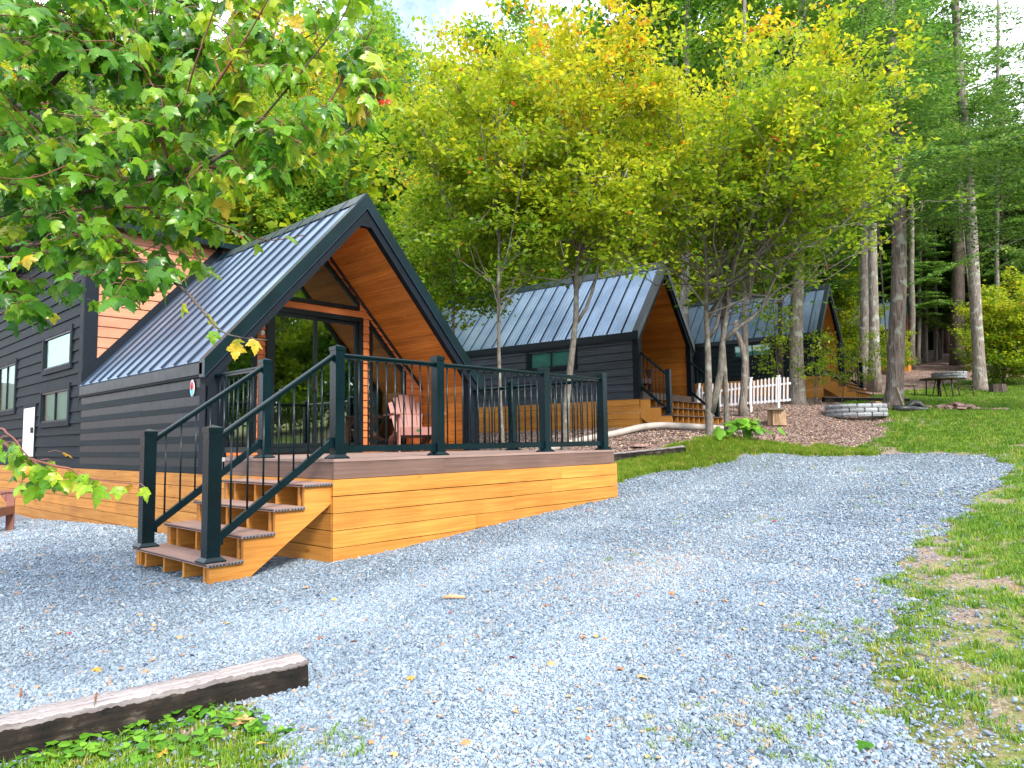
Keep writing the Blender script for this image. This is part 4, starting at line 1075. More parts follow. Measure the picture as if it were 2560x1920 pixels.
def small_steps(origin, rz, label, rail_labels, n=4, full=3.0, rise=.19, run=.25, raillen=2):
    r = empty('staircase', origin, rz, label, 'staircase')
    for k in range(n - 0):
        z = -k * rise; y0 = -(k + 1) * run - .03
        for b in range(2): put(MB().box(-.02, full + .02, y0 + b * .140, y0 + b * .140 + .136, z - .024, z), 'tread_board', M['fascia'], r)
    ns = 10
    for i in range(ns + 1):
        x = full * i / ns
        pts = [(-.03, -.026)]
        for k in range(n): 
            pts.append((-(k + 1) * run + .0, -k * rise - .026))
            pts.append((-(k + 1) * run + .0, -(k + 1) * rise - .026 if k < n - 1 else -n * rise - .05))
        pts += [(-(n - 1) * run + .18, -n * rise - .05), (-.03, -.42)]
        put(MB().prism([(x - .018, a, b) for a, b in pts], (.036, 0, 0)), 'stringer', M['skirt_x'], r)
    for x, lb in zip((.12, full - .05), rail_labels):
        h = empty('stair_railing', (0, 0, 0), rz, lb, 'handrail'); c, s_ = math.cos(rz), math.sin(rz)
        yb = -(raillen + .55) * run
        zb = -raillen * rise
        h.location = (origin[0] + c * x - s_ * yb, origin[1] + s_ * x + c * yb, origin[2] + zb)
        post(h, 0, 0, 0, 1.0, .10)
        rail_panel(h, (0, .05), (0, -yb - .0), .90, .90 + .82 * (-yb), .12, .12 + .82 * (-yb), 6, bal=.02)
    return r
R6 = math.radians(6)
o2 = (9.83, 3.145, 1.025)
small_cabin(o2, R6, 'second dark gabled cabin, its steel roof and side window seen behind the deck railing', 2)
small_steps(o2, R6, 'wide orange open backed steps in front of the second cabin', ['black handrail on the left of the second cabin steps', 'black handrail on the right of the second cabin steps'])
def loc2(o, rz, x, y, z): c, s_ = math.cos(rz), math.sin(rz); return (o[0] + c * x - s_ * y, o[1] + s_ * x + c * y, o[2] + z)
adirondack(loc2(o2, R6, 1.0, .65, .17), R6 - math.radians(20), M['plum_chair'], 'plum brown adirondack chair on the second cabin porch, the right hand one', slats=5)
adirondack(loc2(o2, R6, .48, 1.35, .17), R6 + math.radians(25), M['plum_chair'], 'plum brown adirondack chair half hidden behind the left column of the second cabin', slats=5)
o3 = (21.0, 3.05, 2.187)
small_cabin(o3, R6 * .9, 'third dark gabled cabin standing behind the picket fence and tree trunks', 3)
small_steps(o3, R6 * .9, 'orange steps descending from the third cabin among saplings', ['black handrail on the left of the third cabin steps', 'black handrail on the right of the third cabin steps'])
# ---- cabins further back
def far_cabin(D, px, py, rz, label):
    p = at(px, py, D)
    r = empty('cabin', p, rz, label, 'cabin', 'tiny cabins in a row')
    W, L = 3.05, 6.5
    cabin(r, W, L, 3.36, 1.16, .08, 3.02, 1.13, 1.6, 0.0, -.7, dict(rows=rows_of(0, 1.42, .178), pitch=.4, col=.15))
    put(MB().box(.1, W - .1, 1.6, 1.7, 0, 2.0), 'porch_back_wall', M['cedar_x'], r)
    skirt(r, lambda a, d, z: (-.004 - d, a, z), 0, L, -.003, -1.1, M['skirt_y'], .147)
    skirt(r, lambda a, d, z: (a, -.004 - d, z), 0, W, -.003, -1.1, M['skirt_x'], .147, [[]] * 8)
    return r
far_cabin(37, 2268, 890, R6, 'fourth cabin, mostly hidden behind the thick leaning trunk')
far_cabin(52, 2352, 878, math.radians(10), 'fifth cabin glimpsed far back between slender trunks with a bright orange porch')
far_cabin(70, 2440, 868, math.radians(12), 'farthest cabin, an orange strip low behind the pale trunk on the right')
# ------------------------------------------------------------------ trees
def leaf_quads(c, size, rs, up=.35, elong=1.5, fold=.25, axis=None, axw=0.0):
    """N leaves: folded rhombs; returns verts, faces"""
    n = len(c)
    a = rs.normal(0, 1, (n, 3)); a[:, 2] *= .6
    if axis is not None: a = a * (1 - axw) + axis * axw * 1.6
    a /= np.linalg.norm(a, axis=1)[:, None] + 1e-9
    nn = rs.normal(0, 1, (n, 3)); nn[:, 2] = np.abs(nn[:, 2]) + up
    nn -= a * (nn * a).sum(1)[:, None]; nn /= np.linalg.norm(nn, axis=1)[:, None] + 1e-9
    b = np.cross(nn, a)
    s = size * rs.uniform(.65, 1.25, n)
    L = (s * elong / 2)[:, None]; Wd = (s / 2)[:, None]
    v = np.stack([c - a * L, c + b * Wd + nn * Wd * fold, c + a * L, c - b * Wd + nn * Wd * fold], 1).reshape(-1, 3)
    i = np.arange(n)[:, None] * 4
    return v, np.concatenate([i + [0, 1, 2], i + [0, 2, 3]], 1).reshape(-1, 3)

def curve(p0, p1, bend, k=7, wob=.0, rs=None):
    p0, p1 = np.array(p0, float), np.array(p1, float)
    t = np.linspace(0, 1, k)[:, None]
    q = p0 + (p1 - p0) * t + np.array(bend) * (4 * t * (1 - t)) * 1.0
    if wob and rs is not None: q[1:-1] += rs.normal(0, wob, (k - 2, 3))
    return q

def deciduous(seed, trunk, r0, rt, crown_c, crown_r, nl, nsub, nleaf, lsize, bark, leafm, tint=(.5, .2), topy=.3, clump=.16, start=.35, extra_stems=(), spread=1.0, elong=1.5, shell=.55, low=None):
    """trunk: polyline; crown ellipsoid centre/radii; returns (wood mesh, crown mesh)"""
    rs = np.random.default_rng(seed)
    trunk = np.array(trunk, float); mb = MB()
    tl = len(trunk); rad = np.linspace(r0, rt, tl) ; 
    fl = np.array([max(0, 1 - i / 1.2) for i in range(tl)]); rad = rad * (1 + .45 * fl)
    mb.tube(trunk, list(rad), 10)
    stems = [(trunk, rad)]
    for es, er0, er1 in extra_stems:
        es = np.array(es, float); rr_ = np.linspace(er0, er1, len(es)); mb.tube(es, list(rr_), 8); stems.append((es, rr_))
    cc, cr = np.array(crown_c, float), np.array(crown_r, float)
    tips, dirs, tint_c = [], [], []
    for k in range(nl):
        es, er = stems[k % len(stems)] if k < nl * .5 else stems[0]
        u = start + (1 - start) * rs.random() ** .8; i = u * (len(es) - 1); i0 = min(int(i), len(es) - 2); f = i - i0
        p0 = es[i0] * (1 - f) + es[i0 + 1] * f; rr0 = (er[i0] * (1 - f) + er[i0 + 1] * f) * rs.uniform(.35, .6)
        d = rs.normal(0, 1, 3); d /= np.linalg.norm(d); rr1 = rs.uniform(shell, 1) 
        d[2] = d[2] * .9 + (u - .5) * .7
        p1 = cc + d * cr * rr1
        ln = np.linalg.norm(p1 - p0)
        c = curve(p0, p1, (0, 0, -.10 * ln), 7, .03 * ln, rs); mb.tube(c, list(np.linspace(rr0, max(rr0 * .22, .004), 7)), 6, cap=False)
        for j in range(nsub):
            w = rs.uniform(.3, 1); ii = min(int(w * 6), 5); q0 = c[ii] + (c[ii + 1] - c[ii]) * (w * 6 - ii)
            dd = rs.normal(0, 1, 3); dd[2] = dd[2] * .6 + .25; dd /= np.linalg.norm(dd); dirn = (c[ii + 1] - c[ii]); dirn = dirn / (np.linalg.norm(dirn) + 1e-9)
            dd = dd * .8 + dirn * .6
            q1 = q0 + dd * rs.uniform(.25, .6) * cr.mean() * .42 * spread
            sc_ = curve(q0, q1, (0, 0, -.03), 4); 
            if j % 2 == 0: mb.tube(sc_, list(np.linspace(max(rr0 * .25, .006), .003, 4)), 4, cap=False)
            tips += [sc_[1], sc_[2], sc_[3], sc_[3]]; dirs += [q1 - q0] * 4; tint_c += [rs.normal(0, 1)] * 4
    tips, dirs, tint_c = np.array(tips), np.array(dirs), np.array(tint_c)
    dirs /= np.linalg.norm(dirs, axis=1)[:, None] + 1e-9
    pick = rs.integers(0, len(tips), nleaf)
    off = rs.normal(0, 1, (nleaf, 3)) * clump * np.array([1, 1, .55])
    c = tips[pick] + off
    if low:
        kp = rs.random(len(c)) < np.clip((c[:, 2] - low[0]) / (low[1] - low[0]), low[2], 1); c, pick = c[kp], pick[kp]; nleaf = len(c)
    v, f = leaf_quads(c, lsize, rs, elong=elong, axis=dirs[pick], axw=.35)
    hrel = (c[:, 2] - (cc[2] - cr[2])) / (2 * cr[2])
    tn = tint[0] + tint[1] * (.55 * tint_c[pick] + .6 * rs.normal(0, 1, nleaf)) + topy * (hrel - .45)
    tn = np.clip(tn, 0, .97); odd = rs.random(nleaf) < .004; tn[odd] = 1
    wood = mb.mesh('trunk', bark, True)
    return wood, fast_mesh('crown', v, f, leafm, tint=np.repeat(tn, 2))

def hemlock(seed, H, r0, start, reach, nwh, nleaf, bark, lsize=.10, lean=(0, 0), density_top=1.0):
    rs = np.random.default_rng(seed); mb = MB()
    tr = np.array([(lean[0] * (t ** 1.3) + .05 * math.sin(3 * t + seed), lean[1] * t + .05 * math.cos(4 * t), H * t) for t in np.linspace(0, 1, 12)])
    rad = np.linspace(r0, .02, 12); rad[0] *= 1.35; mb.tube(tr, list(rad), 12)
    pts, ax = [], []
    for k in range(nwh):
        u = start + (1 - start) * (k / nwh); u = min(.99, u + rs.uniform(-.008, .008)); i = u * 11; i0 = min(int(i), 10); p0 = tr[i0] + (tr[i0 + 1] - tr[i0]) * (i - i0)
        ln = reach * (1 - max(0.0, (u - start) / (1 - start)) ** 1.5) * rs.uniform(.55, 1.05) + .3
        a = rs.uniform(0, 6.28); d = np.array([math.cos(a), math.sin(a), rs.uniform(-.02, .22)])
        p1 = p0 + d * ln + np.array([0, 0, -.16 * ln]); c = curve(p0, p1, (0, 0, .06 * ln), 7, .02 * ln, rs)
        mb.tube(c, list(np.linspace(max(.012, r0 * .12), .004, 7)), 5, cap=False)
        side = np.array([-d[1], d[0], 0])
        m = max(5, int(ln * 7))
        for j in range(m):
            w = .18 + .82 * j / m; ii = min(int(w * 6), 5); q0 = c[ii] + (c[ii + 1] - c[ii]) * (w * 6 - ii)
            for s in (-1, 1):
                l2 = ln * .34 * (1.1 - w * .75) * rs.uniform(.6, 1.2); e = q0 + (side * s * .9 + d * .55) * l2 + np.array([0, 0, -.22 * l2])
                for t in np.linspace(.15, 1, max(2, int(l2 * 9))): pts.append(q0 + (e - q0) * t + np.array([0, 0, -.03 * t])); ax.append(e - q0)
    pts, ax = np.array(pts), np.array(ax); ax /= np.linalg.norm(ax, axis=1)[:, None] + 1e-9
    pick = rs.integers(0, len(pts), nleaf); c = pts[pick] + rs.normal(0, 1, (nleaf, 3)) * np.array([.06, .06, .02])
    v, f = leaf_quads(c, lsize * .5, rs, up=1.6, elong=2.6, axis=ax[pick], axw=.55)
    tn = np.clip(.45 + .22 * rs.normal(0, 1, nleaf) + .25 * np.repeat(rs.normal(0, .6, len(pts) // 8 + 1), 8)[:len(pts)][pick], 0, 1)
    return mb.mesh('trunk', bark, True), fast_mesh('crown', v, f, M['leaf_hemlock'], tint=np.repeat(tn, 2))

def tree(name, wood, crown, loc, rz, sc, label, group=None, cat='tree', scz=None):
    r = empty(name, loc, rz, label, cat, group); r.scale = (sc, sc, scz or sc)
    link_mesh('trunk', wood, r)
    if crown is not None: link_mesh('crown', crown, r)
    return r

def gp(px, py, D):        # ground point seen in direction (px,py), at depth D
    p = at(px, py, D); return np.array([p[0], p[1], g1(p[0], p[1])])

# -- the young trees standing among the cabins (traced trunks)
def traced(base, pts, extend=None):
    """pts: list of (px,py) in photo pixels at the depth of base, relative to base"""
    D = base[3]; b = np.array(base[:3]); out = [np.array([0, 0, -.15])]
    for (px, py) in pts: out.append(at(px, py, D) - b)
    return out
def base_at(px, py, D):
    p = gp(px, py, D); return (p[0], p[1], p[2], D)
B1 = base_at(1257, 1118, 11.9)
t1 = traced(B1, [(1256, 1112), (1250, 1000), (1247, 880), (1246, 760), (1247, 640), (1250, 520), (1247, 400), (1250, 260)])
w_, c_ = deciduous(101, t1, .042, .012, t1[6] + np.array([-.1, .1, .7]), (1.9, 1.9, 2.7), 56, 8, 18000, .062, M['bark_grey'], M['leaf_yellow'], (.48, .14),   .46, .12, .45, elong=1.7, low=(2.8, 4.3, .16))
tree('young_tree', w_, c_, B1[:3], 0, 1, 'slender young yellow green tree, its thin trunk seen through the middle of the deck railing', 'young trees by the cabins')
B2 = base_at(1412, 1118, 12.2)
t2 = traced(B2, [(1412, 1105), (1416, 1000), (1428, 900), (1440, 790), (1441, 690), (1449, 600), (1462, 480), (1475, 340), (1480, 200)])
e2 = traced(B2, [(1443, 805), (1466, 770), (1480, 730), (1492, 690), (1500, 610), (1530, 520), (1570, 420)])[1:]
e2b = traced(B2, [(1445, 720), (1458, 690), (1480, 640), (1470, 500), (1420, 400)])[1:]
w_, c_ = deciduous(102, t2, .075, .014, t2[6] + np.array([.1, 0, 1.25]), (2.15, 2.15, 3.1), 70, 8, 25000, .064, M['bark_grey'], M['leaf_yellow'], (.58, .15), .48, .11, .5, extra_stems=[(e2, .035, .01), (e2b, .03, .01)], elong=1.7, low=(2.9, 4.4, .14))
tree('young_tree', w_, c_, B2[:3], 0, 1, 'forked young tree with golden crown rising between the deck and the second cabin roof', 'young trees by the cabins')
B4 = base_at(1776, 1103, 13.7)
t4 = traced(B4, [(1774, 1090), (1772, 1010), (1771, 930), (1769, 850), (1765, 780), (1768, 690), (1758, 560), (1745, 430), (1735, 300)])
e4 = traced(B4, [(1778, 1030), (1790, 985), (1802, 930), (1806, 860), (1815, 790), (1830, 700), (1850, 560), (1890, 400), (1930, 250)])[1:]
e4b = traced(B4, [(1812, 850), (1840, 822), (1880, 795), (1905, 770), (1935, 700), (2000, 610), (2090, 520)])[1:]
e4c = traced(B4, [(1772, 845), (1792, 815), (1802, 760), (1790, 640), (1800, 500)])[1:]
w_, c_ = deciduous(103, t4, .085, .016, t4[7] + np.array([.35, -.35, 1.0]), (3.4, 3.4, 3.3), 120, 8, 40000, .068, M['bark_grey'], M['leaf_yellow'], (.52, .15), .46, .12, .5, extra_stems=[(e4, .08, .012), (e4b, .05, .012), (e4c, .04, .01)], elong=1.7, low=(3.2, 5.0, .12))
tree('multi_stem_tree', w_, c_, B4[:3], 0, 1, 'wide yellow green tree with several pale crossing stems in front of the white picket fence')
B4b = base_at(1819, 1096, 13.9)
t4b = traced(B4b, [(1818, 1085), (1815, 1000), (1812, 930), (1808, 860), (1806, 790), (1820, 700), (1845, 560), (1880, 420), (1920, 300)])
w_, c_ = deciduous(104, t4b, .062, .014, t4b[7] + np.array([1.0, -.7, .7]), (2.9, 2.9, 2.9), 70, 8, 22000, .068, M['bark_grey'], M['leaf_yellow'], (.40, .14), .34, .12, .5, elong=1.7, low=(3.2, 5.0, .12))
tree('young_tree', w_, c_, B4b[:3], 0, 1, 'straight pale stem standing just right of the multi stemmed tree, in front of the fence', 'young trees by the cabins')
B3 = base_at(1134, 1080, 13.5)
t3 = traced(B3, [(1134, 1060), (1134, 930), (1133, 830), (1133, 740), (1131, 640), (1128, 520), (1122, 420)])
w3, c3 = deciduous(105, t3, .045, .012, t3[5] + np.array([0, 0, .0]), (1.5, 1.5, 2.0), 30, 8, 12000, .064, M['bark_grey'], M['leaf_yellow'], (.40, .14), .40, .16, .5)
tree('young_tree', w3, c3, B3[:3], 0, 1, 'small green tree just right of the nearest cabin gable, in front of the second roof', 'young trees by the cabins')

# -- forest prototypes
def straight(H, wob, seed, k=9):
    rs = np.random.default_rng(seed); p = np.zeros((k, 3)); p[:, 2] = np.linspace(-.3, H, k); p[1:, :2] = np.cumsum(rs.normal(0, wob, (k - 1, 2)), 0); return p
big = []
for i, (H, cr, tn, lm) in enumerate([(17, (3.6, 3.6, 6.2), (.42, .16), 'leaf_green'), (19, (3.9, 3.9, 7.0), (.34, .15), 'leaf_green'), (15, (3.4, 3.4, 5.4), (.48, .16), 'leaf_yellow'), (18, (3.2, 3.2, 6.6), (.55, .17), 'leaf_yellow')]):
    tk = straight(H * .93, .10, 50 + i)
    big.append(deciduous(60 + i, tk, .13, .03, (tk[-3][0], tk[-3][1], H - cr[2]), cr, 60, 8, 34000, .135, M['bark_dark'], M[lm], tn, .25, .34, .38, spread=1.0, elong=1.4, shell=.35))
under = []
for i, (cr, tn, lm) in enumerate([((1.7, 1.7, 2.2), (.50, .18), 'leaf_yellow'), ((1.6, 1.6, 2.0), (.35, .16), 'leaf_green')]):
    tk = straight(3.6, .06, 80 + i, 6)
    under.append(deciduous(90 + i, tk, .04, .01, (0, 0, 2.3), cr, 34, 7, 9000, .085, M['bark_grey'], M[lm], tn, .2, .17, .12, shell=.3))
hem = [hemlock(1, 20, .24, .12, 3.6, 190, 60000, M['bark_dark'], .13), hemlock(2, 17, .20, .20, 3.2, 160, 50000, M['bark_dark'], .13)]

def px_of(x, y):
    v = CR.T @ (np.array([x, y, CP[2]]) - CP); return 1280 + FPX * v[0] / max(-v[2], .1)
def zone(x, y):
    px = px_of(x, y); D = cam_dist(x, y)
    for lim, ph in ((0, 'just beyond the left picture edge'), (480, 'beyond the nearest cabin rear'), (960, 'behind the roof of the nearest cabin'), (1330, 'in the gap between the first and second cabin'), (1720, 'behind the second cabin roof'), (2150, 'behind the third cabin'), (2440, 'between the thick and the pale trunk'), (9999, 'right of the tall pale trunk')):
        if px < lim: break
    return ph + (', in the first rows' if D < 34 else ', deeper in the wood')
def wood_tree(name, b, loc, rz, sc, what):
    z = zone(loc[0], loc[1]); return tree(name, b[0], b[1], loc, rz, sc, what + ' ' + z, what + ' ' + z)
W_ = {0: 'tall green tree', 1: 'tall green tree', 2: 'tall yellowing tree', 3: 'tall yellowing tree'}
U_ = {0: 'yellowing sapling', 1: 'green sapling'}
occupied = []
def free(x, y, r):
    for (a, b, c) in occupied:
        if (a - x) ** 2 + (b - y) ** 2 < (c + r) ** 2: return False
    occupied.append((x, y, r)); return True
lab_g = ['tall green broadleaf tree in the woodland behind the cabins', 'tall yellow green broadleaf tree in the woodland behind the cabins']
rsF = random.Random(5)
placed = 0
def ok_place(x, y):
    if -2 < x < 6 and y < 16: return False
    if 6 < x < 14.5 and y < 12: return False
    if 14 <= x < 26 and y < 11.5: return False
    if 26 <= x < 58 and y < (14 + (x - 26) * .12): return False
    return True
for D0, D1, cnt, hs in ((15.5, 20, 9, .66), (20, 26, 17, .80), (26, 34, 24, .95), (34, 46, 26, 1.15), (46, 70, 26, 1.5)):
    tries = 0; k = 0
    while k < cnt and tries < 900:
        tries += 1
        D = rsF.uniform(D0, D1); px = rsF.uniform(-500, 3000); p = at(px, 1000, D); x, y = p[0], p[1]
        if not ok_place(x, y) or y < (x - 40) * .5 or px < -250 or px > 2750: continue
        if 2190 < px < 2470 and D < 58: continue
        if not free(x, y, 1.25 if D < 30 else 1.9): continue
        b = big[rsF.choice([0, 1, 2, 3] if px < 1900 else [0, 1, 0, 2])]
        s = hs * rsF.uniform(.74, 1.02) * (.90 if 1080 < px < 1280 else 1.0)
        yel = b in (big[2], big[3])
        wood_tree('forest_tree', b, (x, y, g1(x, y) - .1), rsF.uniform(0, 6.28), s, W_[[id(q) for q in big].index(id(b))])
        k += 1; placed += 1
# hemlocks on the right and behind
hz = [(2290, 40, 1, .8), (2350, 43, 0, .75), (2425, 42, 1, .8), (2310, 52, 0, 1.0), (2500, 48, 0, 1.0), (2300, 45, 0, 1.0), (2372, 47, 1, 1.1), (2440, 50, 0, 1.05), (2540, 44, 1, 1.0), (2215, 43, 0, .95), (2330, 56, 1, 1.3), (2420, 60, 0, 1.3), (2330, 26.5, 0, .95), (2290, 72, 1, 1.3), (2400, 68, 0, 1.2), (2350, 76, 0, 1.4), (2075, 34, 1, 1.0), (2200, 41, 0, .9), (2540, 38, 1, .9), (2330, 60, 1, 1.2), (2560, 56, 0, 1.1), (2700, 44, 1, 1.0), (860, 27, 1, .7), (1010, 33, 0, .8)]
for (px, D, k, s) in hz:
    p = at(px, 1000, D)
    if (px, k) == (2330, 0): p = at(2560, 1000, 40)
    wood_tree('hemlock_tree', hem[k], (p[0], p[1], g1(p[0], p[1]) - .1), rsF.uniform(0, 6.28), s, 'feathery dark hemlock')
# leafy middle storey closing the woodland on the right
for (px, D, k, s) in [(2060, 40, 0, .75), (2120, 46, 1, .8), (2190, 50, 0, .85), (2255, 60, 1, .95), (2320, 64, 0, 1.0), (2385, 62, 2, .95), (2450, 56, 1, .9), (2510, 46, 0, .8), (2570, 42, 1, .75), (2630, 38, 0, .7), (2290, 80, 1, 1.3), (2360, 84, 0, 1.3), (2430, 78, 1, 1.3), (2500, 70, 0, 1.1), (2590, 58, 2, .95), (2230, 78, 3, 1.2)]:
    p = at(px, 1000, D); b = big[k]
    wood_tree('forest_tree', b, (p[0], p[1], g1(p[0], p[1]) - 1.2), rsF.uniform(0, 6.28), s, W_[[id(q) for q in big].index(id(b))])
for i in range(22):
    px = 2040 + i * 30 + rsF.uniform(-10, 10); D = 62 + rsF.uniform(-6, 14); p = at(px, 1000, D)
    wood_tree('understorey_tree', under[i % 2], (p[0], p[1], g1(p[0], p[1]) - .3), rsF.uniform(0, 6.28), rsF.uniform(2.0, 2.8), U_[i % 2])
# dense saplings right behind the cabins
for i in range(30):
    x = 5.5 + i * .95 + rsF.uniform(-.4, .4); y = (12.2 if x < 24 else 14.5) + rsF.uniform(0, 3.5); k = i % 2
    wood_tree('understorey_tree', under[k], (x, y, g1(x, y) - .1), rsF.uniform(0, 6.28), rsF.uniform(1.5, 2.3), U_[k])
for (px, D, s) in [(1690, 37, 2.3), (1740, 34, 2.1), (1790, 38, 2.4), (1840, 35, 2.2), (1890, 38, 2.4), (1950, 36, 2.2), (2010, 40, 2.4), (1640, 34, 2.1)]:
    p = at(px, 1000, D); k = px % 2
    wood_tree('understorey_tree', under[k], (p[0], p[1], g1(p[0], p[1]) - .1), rsF.uniform(0, 6.28), s, U_[k])
# understorey
for i in range(64):
    for _ in range(40):
        D = rsF.uniform(16, 64); px = rsF.uniform(-300, 2750); p = at(px, 1000, D); x, y = p[0], p[1]
        if ok_place(x, y) and not (x > 30 and y < 3.5 and x < 44) and not (2150 < px < 2480 and D < 62): break
    else: continue
    k = rsF.choice([0, 1]); b = under[k]; s = rsF.uniform(.8, 1.5) * (1.25 if D > 35 else 1)
    wood_tree('understorey_tree', b, (x, y, g1(x, y) - .05), rsF.uniform(0, 6.28), s, U_[k])
# trees across the drive, behind the viewer, seen in the door glass
for i, (x, y, s, k) in enumerate([(4, -26, .8, 1), (10, -25, .85, 0), (15.5, -27, .8, 2), (21, -25, .85, 0), (27, -27, .9, 1), (33, -26, .9, 2), (-4, -27, .8, 0), (12, -32, 1.0, 1), (24, -33, 1.0, 3)]):
    tree('roadside_tree', big[k][0], big[k][1], (x, y, g1(x, y) - .1), i * 1.3, s, 'tree across the drive, mirrored in the glass door of the nearest cabin', 'trees across the drive')
for i, (x, y) in enumerate([(8, -22), (12, -22.5), (15.5, -21.5), (19, -22.4), (23, -22), (28, -22), (4, -22), (33, -23), (10, -24), (14, -24.5), (17.5, -24), (21, -24.5), (25.5, -24)]):
    tree('roadside_sapling', under[i % 2][0], under[i % 2][1], (x, y, g1(x, y)), i * 2.1, 1.9, 'bushy sapling across the drive, mirrored in the glass door', 'saplings across the drive')

# -- named trunks
def trunk_tree(name, base, pts, r0, rt, bark, label, crown=None, scc=1.0, zoff=0):
    t = traced(base, pts); t = [np.array(q) for q in t]
    mb = MB(); n = len(t); rad = list(np.linspace(r0, rt, n)); rad[0] *= 1.5; rad[1] *= 1.18
    # extra flare vertex ring
    mb.tube(t, rad, 18)
    r = empty(name, base[:3], 0, label, 'tree')
    put(mb, 'trunk', bark, r, fix=False, smooth=True)
    if crown is not None:
        c = link_mesh('crown', crown, r); c.location = tuple(t[-1] * zoff); c.scale = (scc,) * 3
    return r, t
def crown_only(seed, c, cr, nleaf, lsize, leafm, tint, nl=40):
    rs = np.random.default_rng(seed); mb = MB(); 
    return deciduous(seed, [(0, 0, c[2] - cr[2]), (0, 0, c[2]), (0, 0, c[2] + cr[2] * .8)], .06, .02, c, cr, nl, 8, nleaf, lsize, M['bark_pale'], leafm, tint, .2, .3, .1, shell=.3)
Bk = base_at(2233, 1021, 19.5)
rk_, tk_ = trunk_tree('old_hemlock_tree', Bk, [(2233, 1012), (2236, 975), (2240, 900), (2244, 800), (2248, 690), (2248, 560), (2243, 430), (2236, 300), (2228, 150), (2222, 0), (2216, -200), (2212, -420)], .245, .12, M['bark_big'], 'thick furrowed trunk leaning slightly beside the stone fire ring, hemlock boughs high above')
hw, hc = hemlock(7, 17, .02, .30, 4.6, 150, 46000, M['bark_big'], .105, lean=(-.3, .25))
bo = link_mesh('boughs', hw, rk_); cro = link_mesh('crown', hc, rk_)
Bp = base_at(2450, 975, 29)
rp_, tp_ = trunk_tree('pale_trunk_tree', Bp, [(2450, 965), (2447, 900), (2441, 800), (2433, 650), (2428, 540), (2420, 430), (2412, 320), (2400, 200), (2392, 90), (2385, -80), (2380, -260)], .25, .13, M['bark_pale'], 'tall pale lichen spotted trunk rising from the lawn right of the picnic table')
hw, hc = hemlock(9, 22, .02, .40, 4.2, 120, 34000, M['bark_pale'], .12, lean=(-.6, .5))
link_mesh('boughs', hw, rp_); link_mesh('crown', hc, rp_)
# hemlock standing just outside the right edge, boughs reaching in at the top right
hr_, hc_ = hemlock(12, 15, .22, .28, 4.6, 120, 42000, M['bark_dark'], .10)
p = at(2900, 1000, 17); tree('edge_hemlock_tree', hr_, hc_, (p[0], p[1], g1(p[0], p[1])), 1.0, 1.0, 'hemlock whose dark boughs hang in at the top right corner')
Bm = base_at(1992, 1005, 21.5)
rm_, tm_ = trunk_tree('forest_tree', Bm, [(1992, 998), (1992, 930), (1990, 850), (1992, 760), (1996, 660), (1998, 540), (2002, 400), (2006, 200), (2010, 0), (2014, -200)], .235, .11, M['bark_pale'], 'stout grey trunk at the right end of the white picket fence')
cw_, cc_ = crown_only(121, np.array([.5, -.2, 11.5]), np.array([3.6, 3.6, 4.8]), 20000, .12, M['leaf_green'], (.45, .15)); link_mesh('crown', cc_, rm_); link_mesh('limbs', cw_, rm_)
for (px, D, w, nm, bk, lb) in [(1711, 26, .20, 'forest_tree', 'bark_pale', 'broad pale trunk standing right behind the second cabin gable'),
                       (2163, 31, .24, 'forest_tree', 'bark_pale', 'left one of two pale trunks close together behind the third cabin steps'),
                       (2186, 29, .21, 'forest_tree', 'bark_pale', 'right one of two pale trunks close together behind the third cabin steps'),
                       (2392, 39, .42, 'dark_trunk_tree', 'bark_dark', 'very dark thick trunk in the shade left of the pale trunk'),
                       (1863, 20.5, .085, 'forest_tree', 'bark_grey', 'thin straight trunk behind the broken pale stem and the fence'),
                       (1951, 22.5, .075, 'forest_tree', 'bark_dark', 'thin dark trunk in front of the third cabin wall'),
                       (2279, 38, .20, 'forest_tree', 'bark_grey', 'leftmost of the slender trunks right of the thick leaning trunk'),
                       (2294, 40, .13, 'forest_tree', 'bark_grey', 'second slender trunk right of the thick leaning trunk'),
                       (2312, 41, .13, 'forest_tree', 'bark_grey', 'third slender trunk right of the thick leaning trunk'),
                       (2338, 42, .13, 'forest_tree', 'bark_grey', 'fourth slender trunk, left of the dark thick one'),
                       (2352, 44, .09, 'forest_tree', 'bark_grey', 'thinnest slender trunk just left of the dark thick one'),
                       (2491, 31, .11, 'bare_tree', 'bark_grey', 'thin bare trunk with dead branches right of the tall pale trunk')]:
    b = base_at(px, 1000, D); rs_ = random.Random(px); dx = rs_.uniform(-14, 14)
    r, t = trunk_tree(nm, b, [(px + dx * t_ + rs_.uniform(-2, 2), 1000 - (1000 + 60 if D < 37 else 620) * t_) for t_ in (.08, .2, .35, .5, .65, .8, 1.0)] , w, w * .55, M[bk], lb)
    if nm == 'bare_tree':
        mb = MB()
        for k in range(12):
            i = rs_.randint(2, 6); p0 = np.array(t[i]); a = rs_.uniform(0, 6.28); l_ = rs_.uniform(.8, 2.2); p1 = p0 + np.array([math.cos(a) * l_, math.sin(a) * l_, l_ * rs_.uniform(.1, .8)])
            mb.tube(curve(p0, p1, (0, 0, .15), 5), [.03, .022, .016, .01, .005], 5, cap=False)
        put(mb, 'dead_branches', M['bark_grey'], r, fix=False, smooth=True)
    else:
        kk = 1 if px < 2200 else 0
        cw_, cc_ = (None, None)
        if bk != 'bark_dark' and w > .1:
            cr = link_mesh('crown', big[0 if px > 2200 else 1][1], r); cr.location = tuple(np.array(t[-1]) * .0 + np.array([0, 0, 2.0])); cr.rotation_euler = (0, 0, px)
        elif w <= .1:
            cr = link_mesh('crown', under[1][1], r); cr.location = (t[4][0], t[4][1], 3.0); cr.scale = (1.2, 1.2, 1.6); cr.rotation_euler = (0, 0, px)
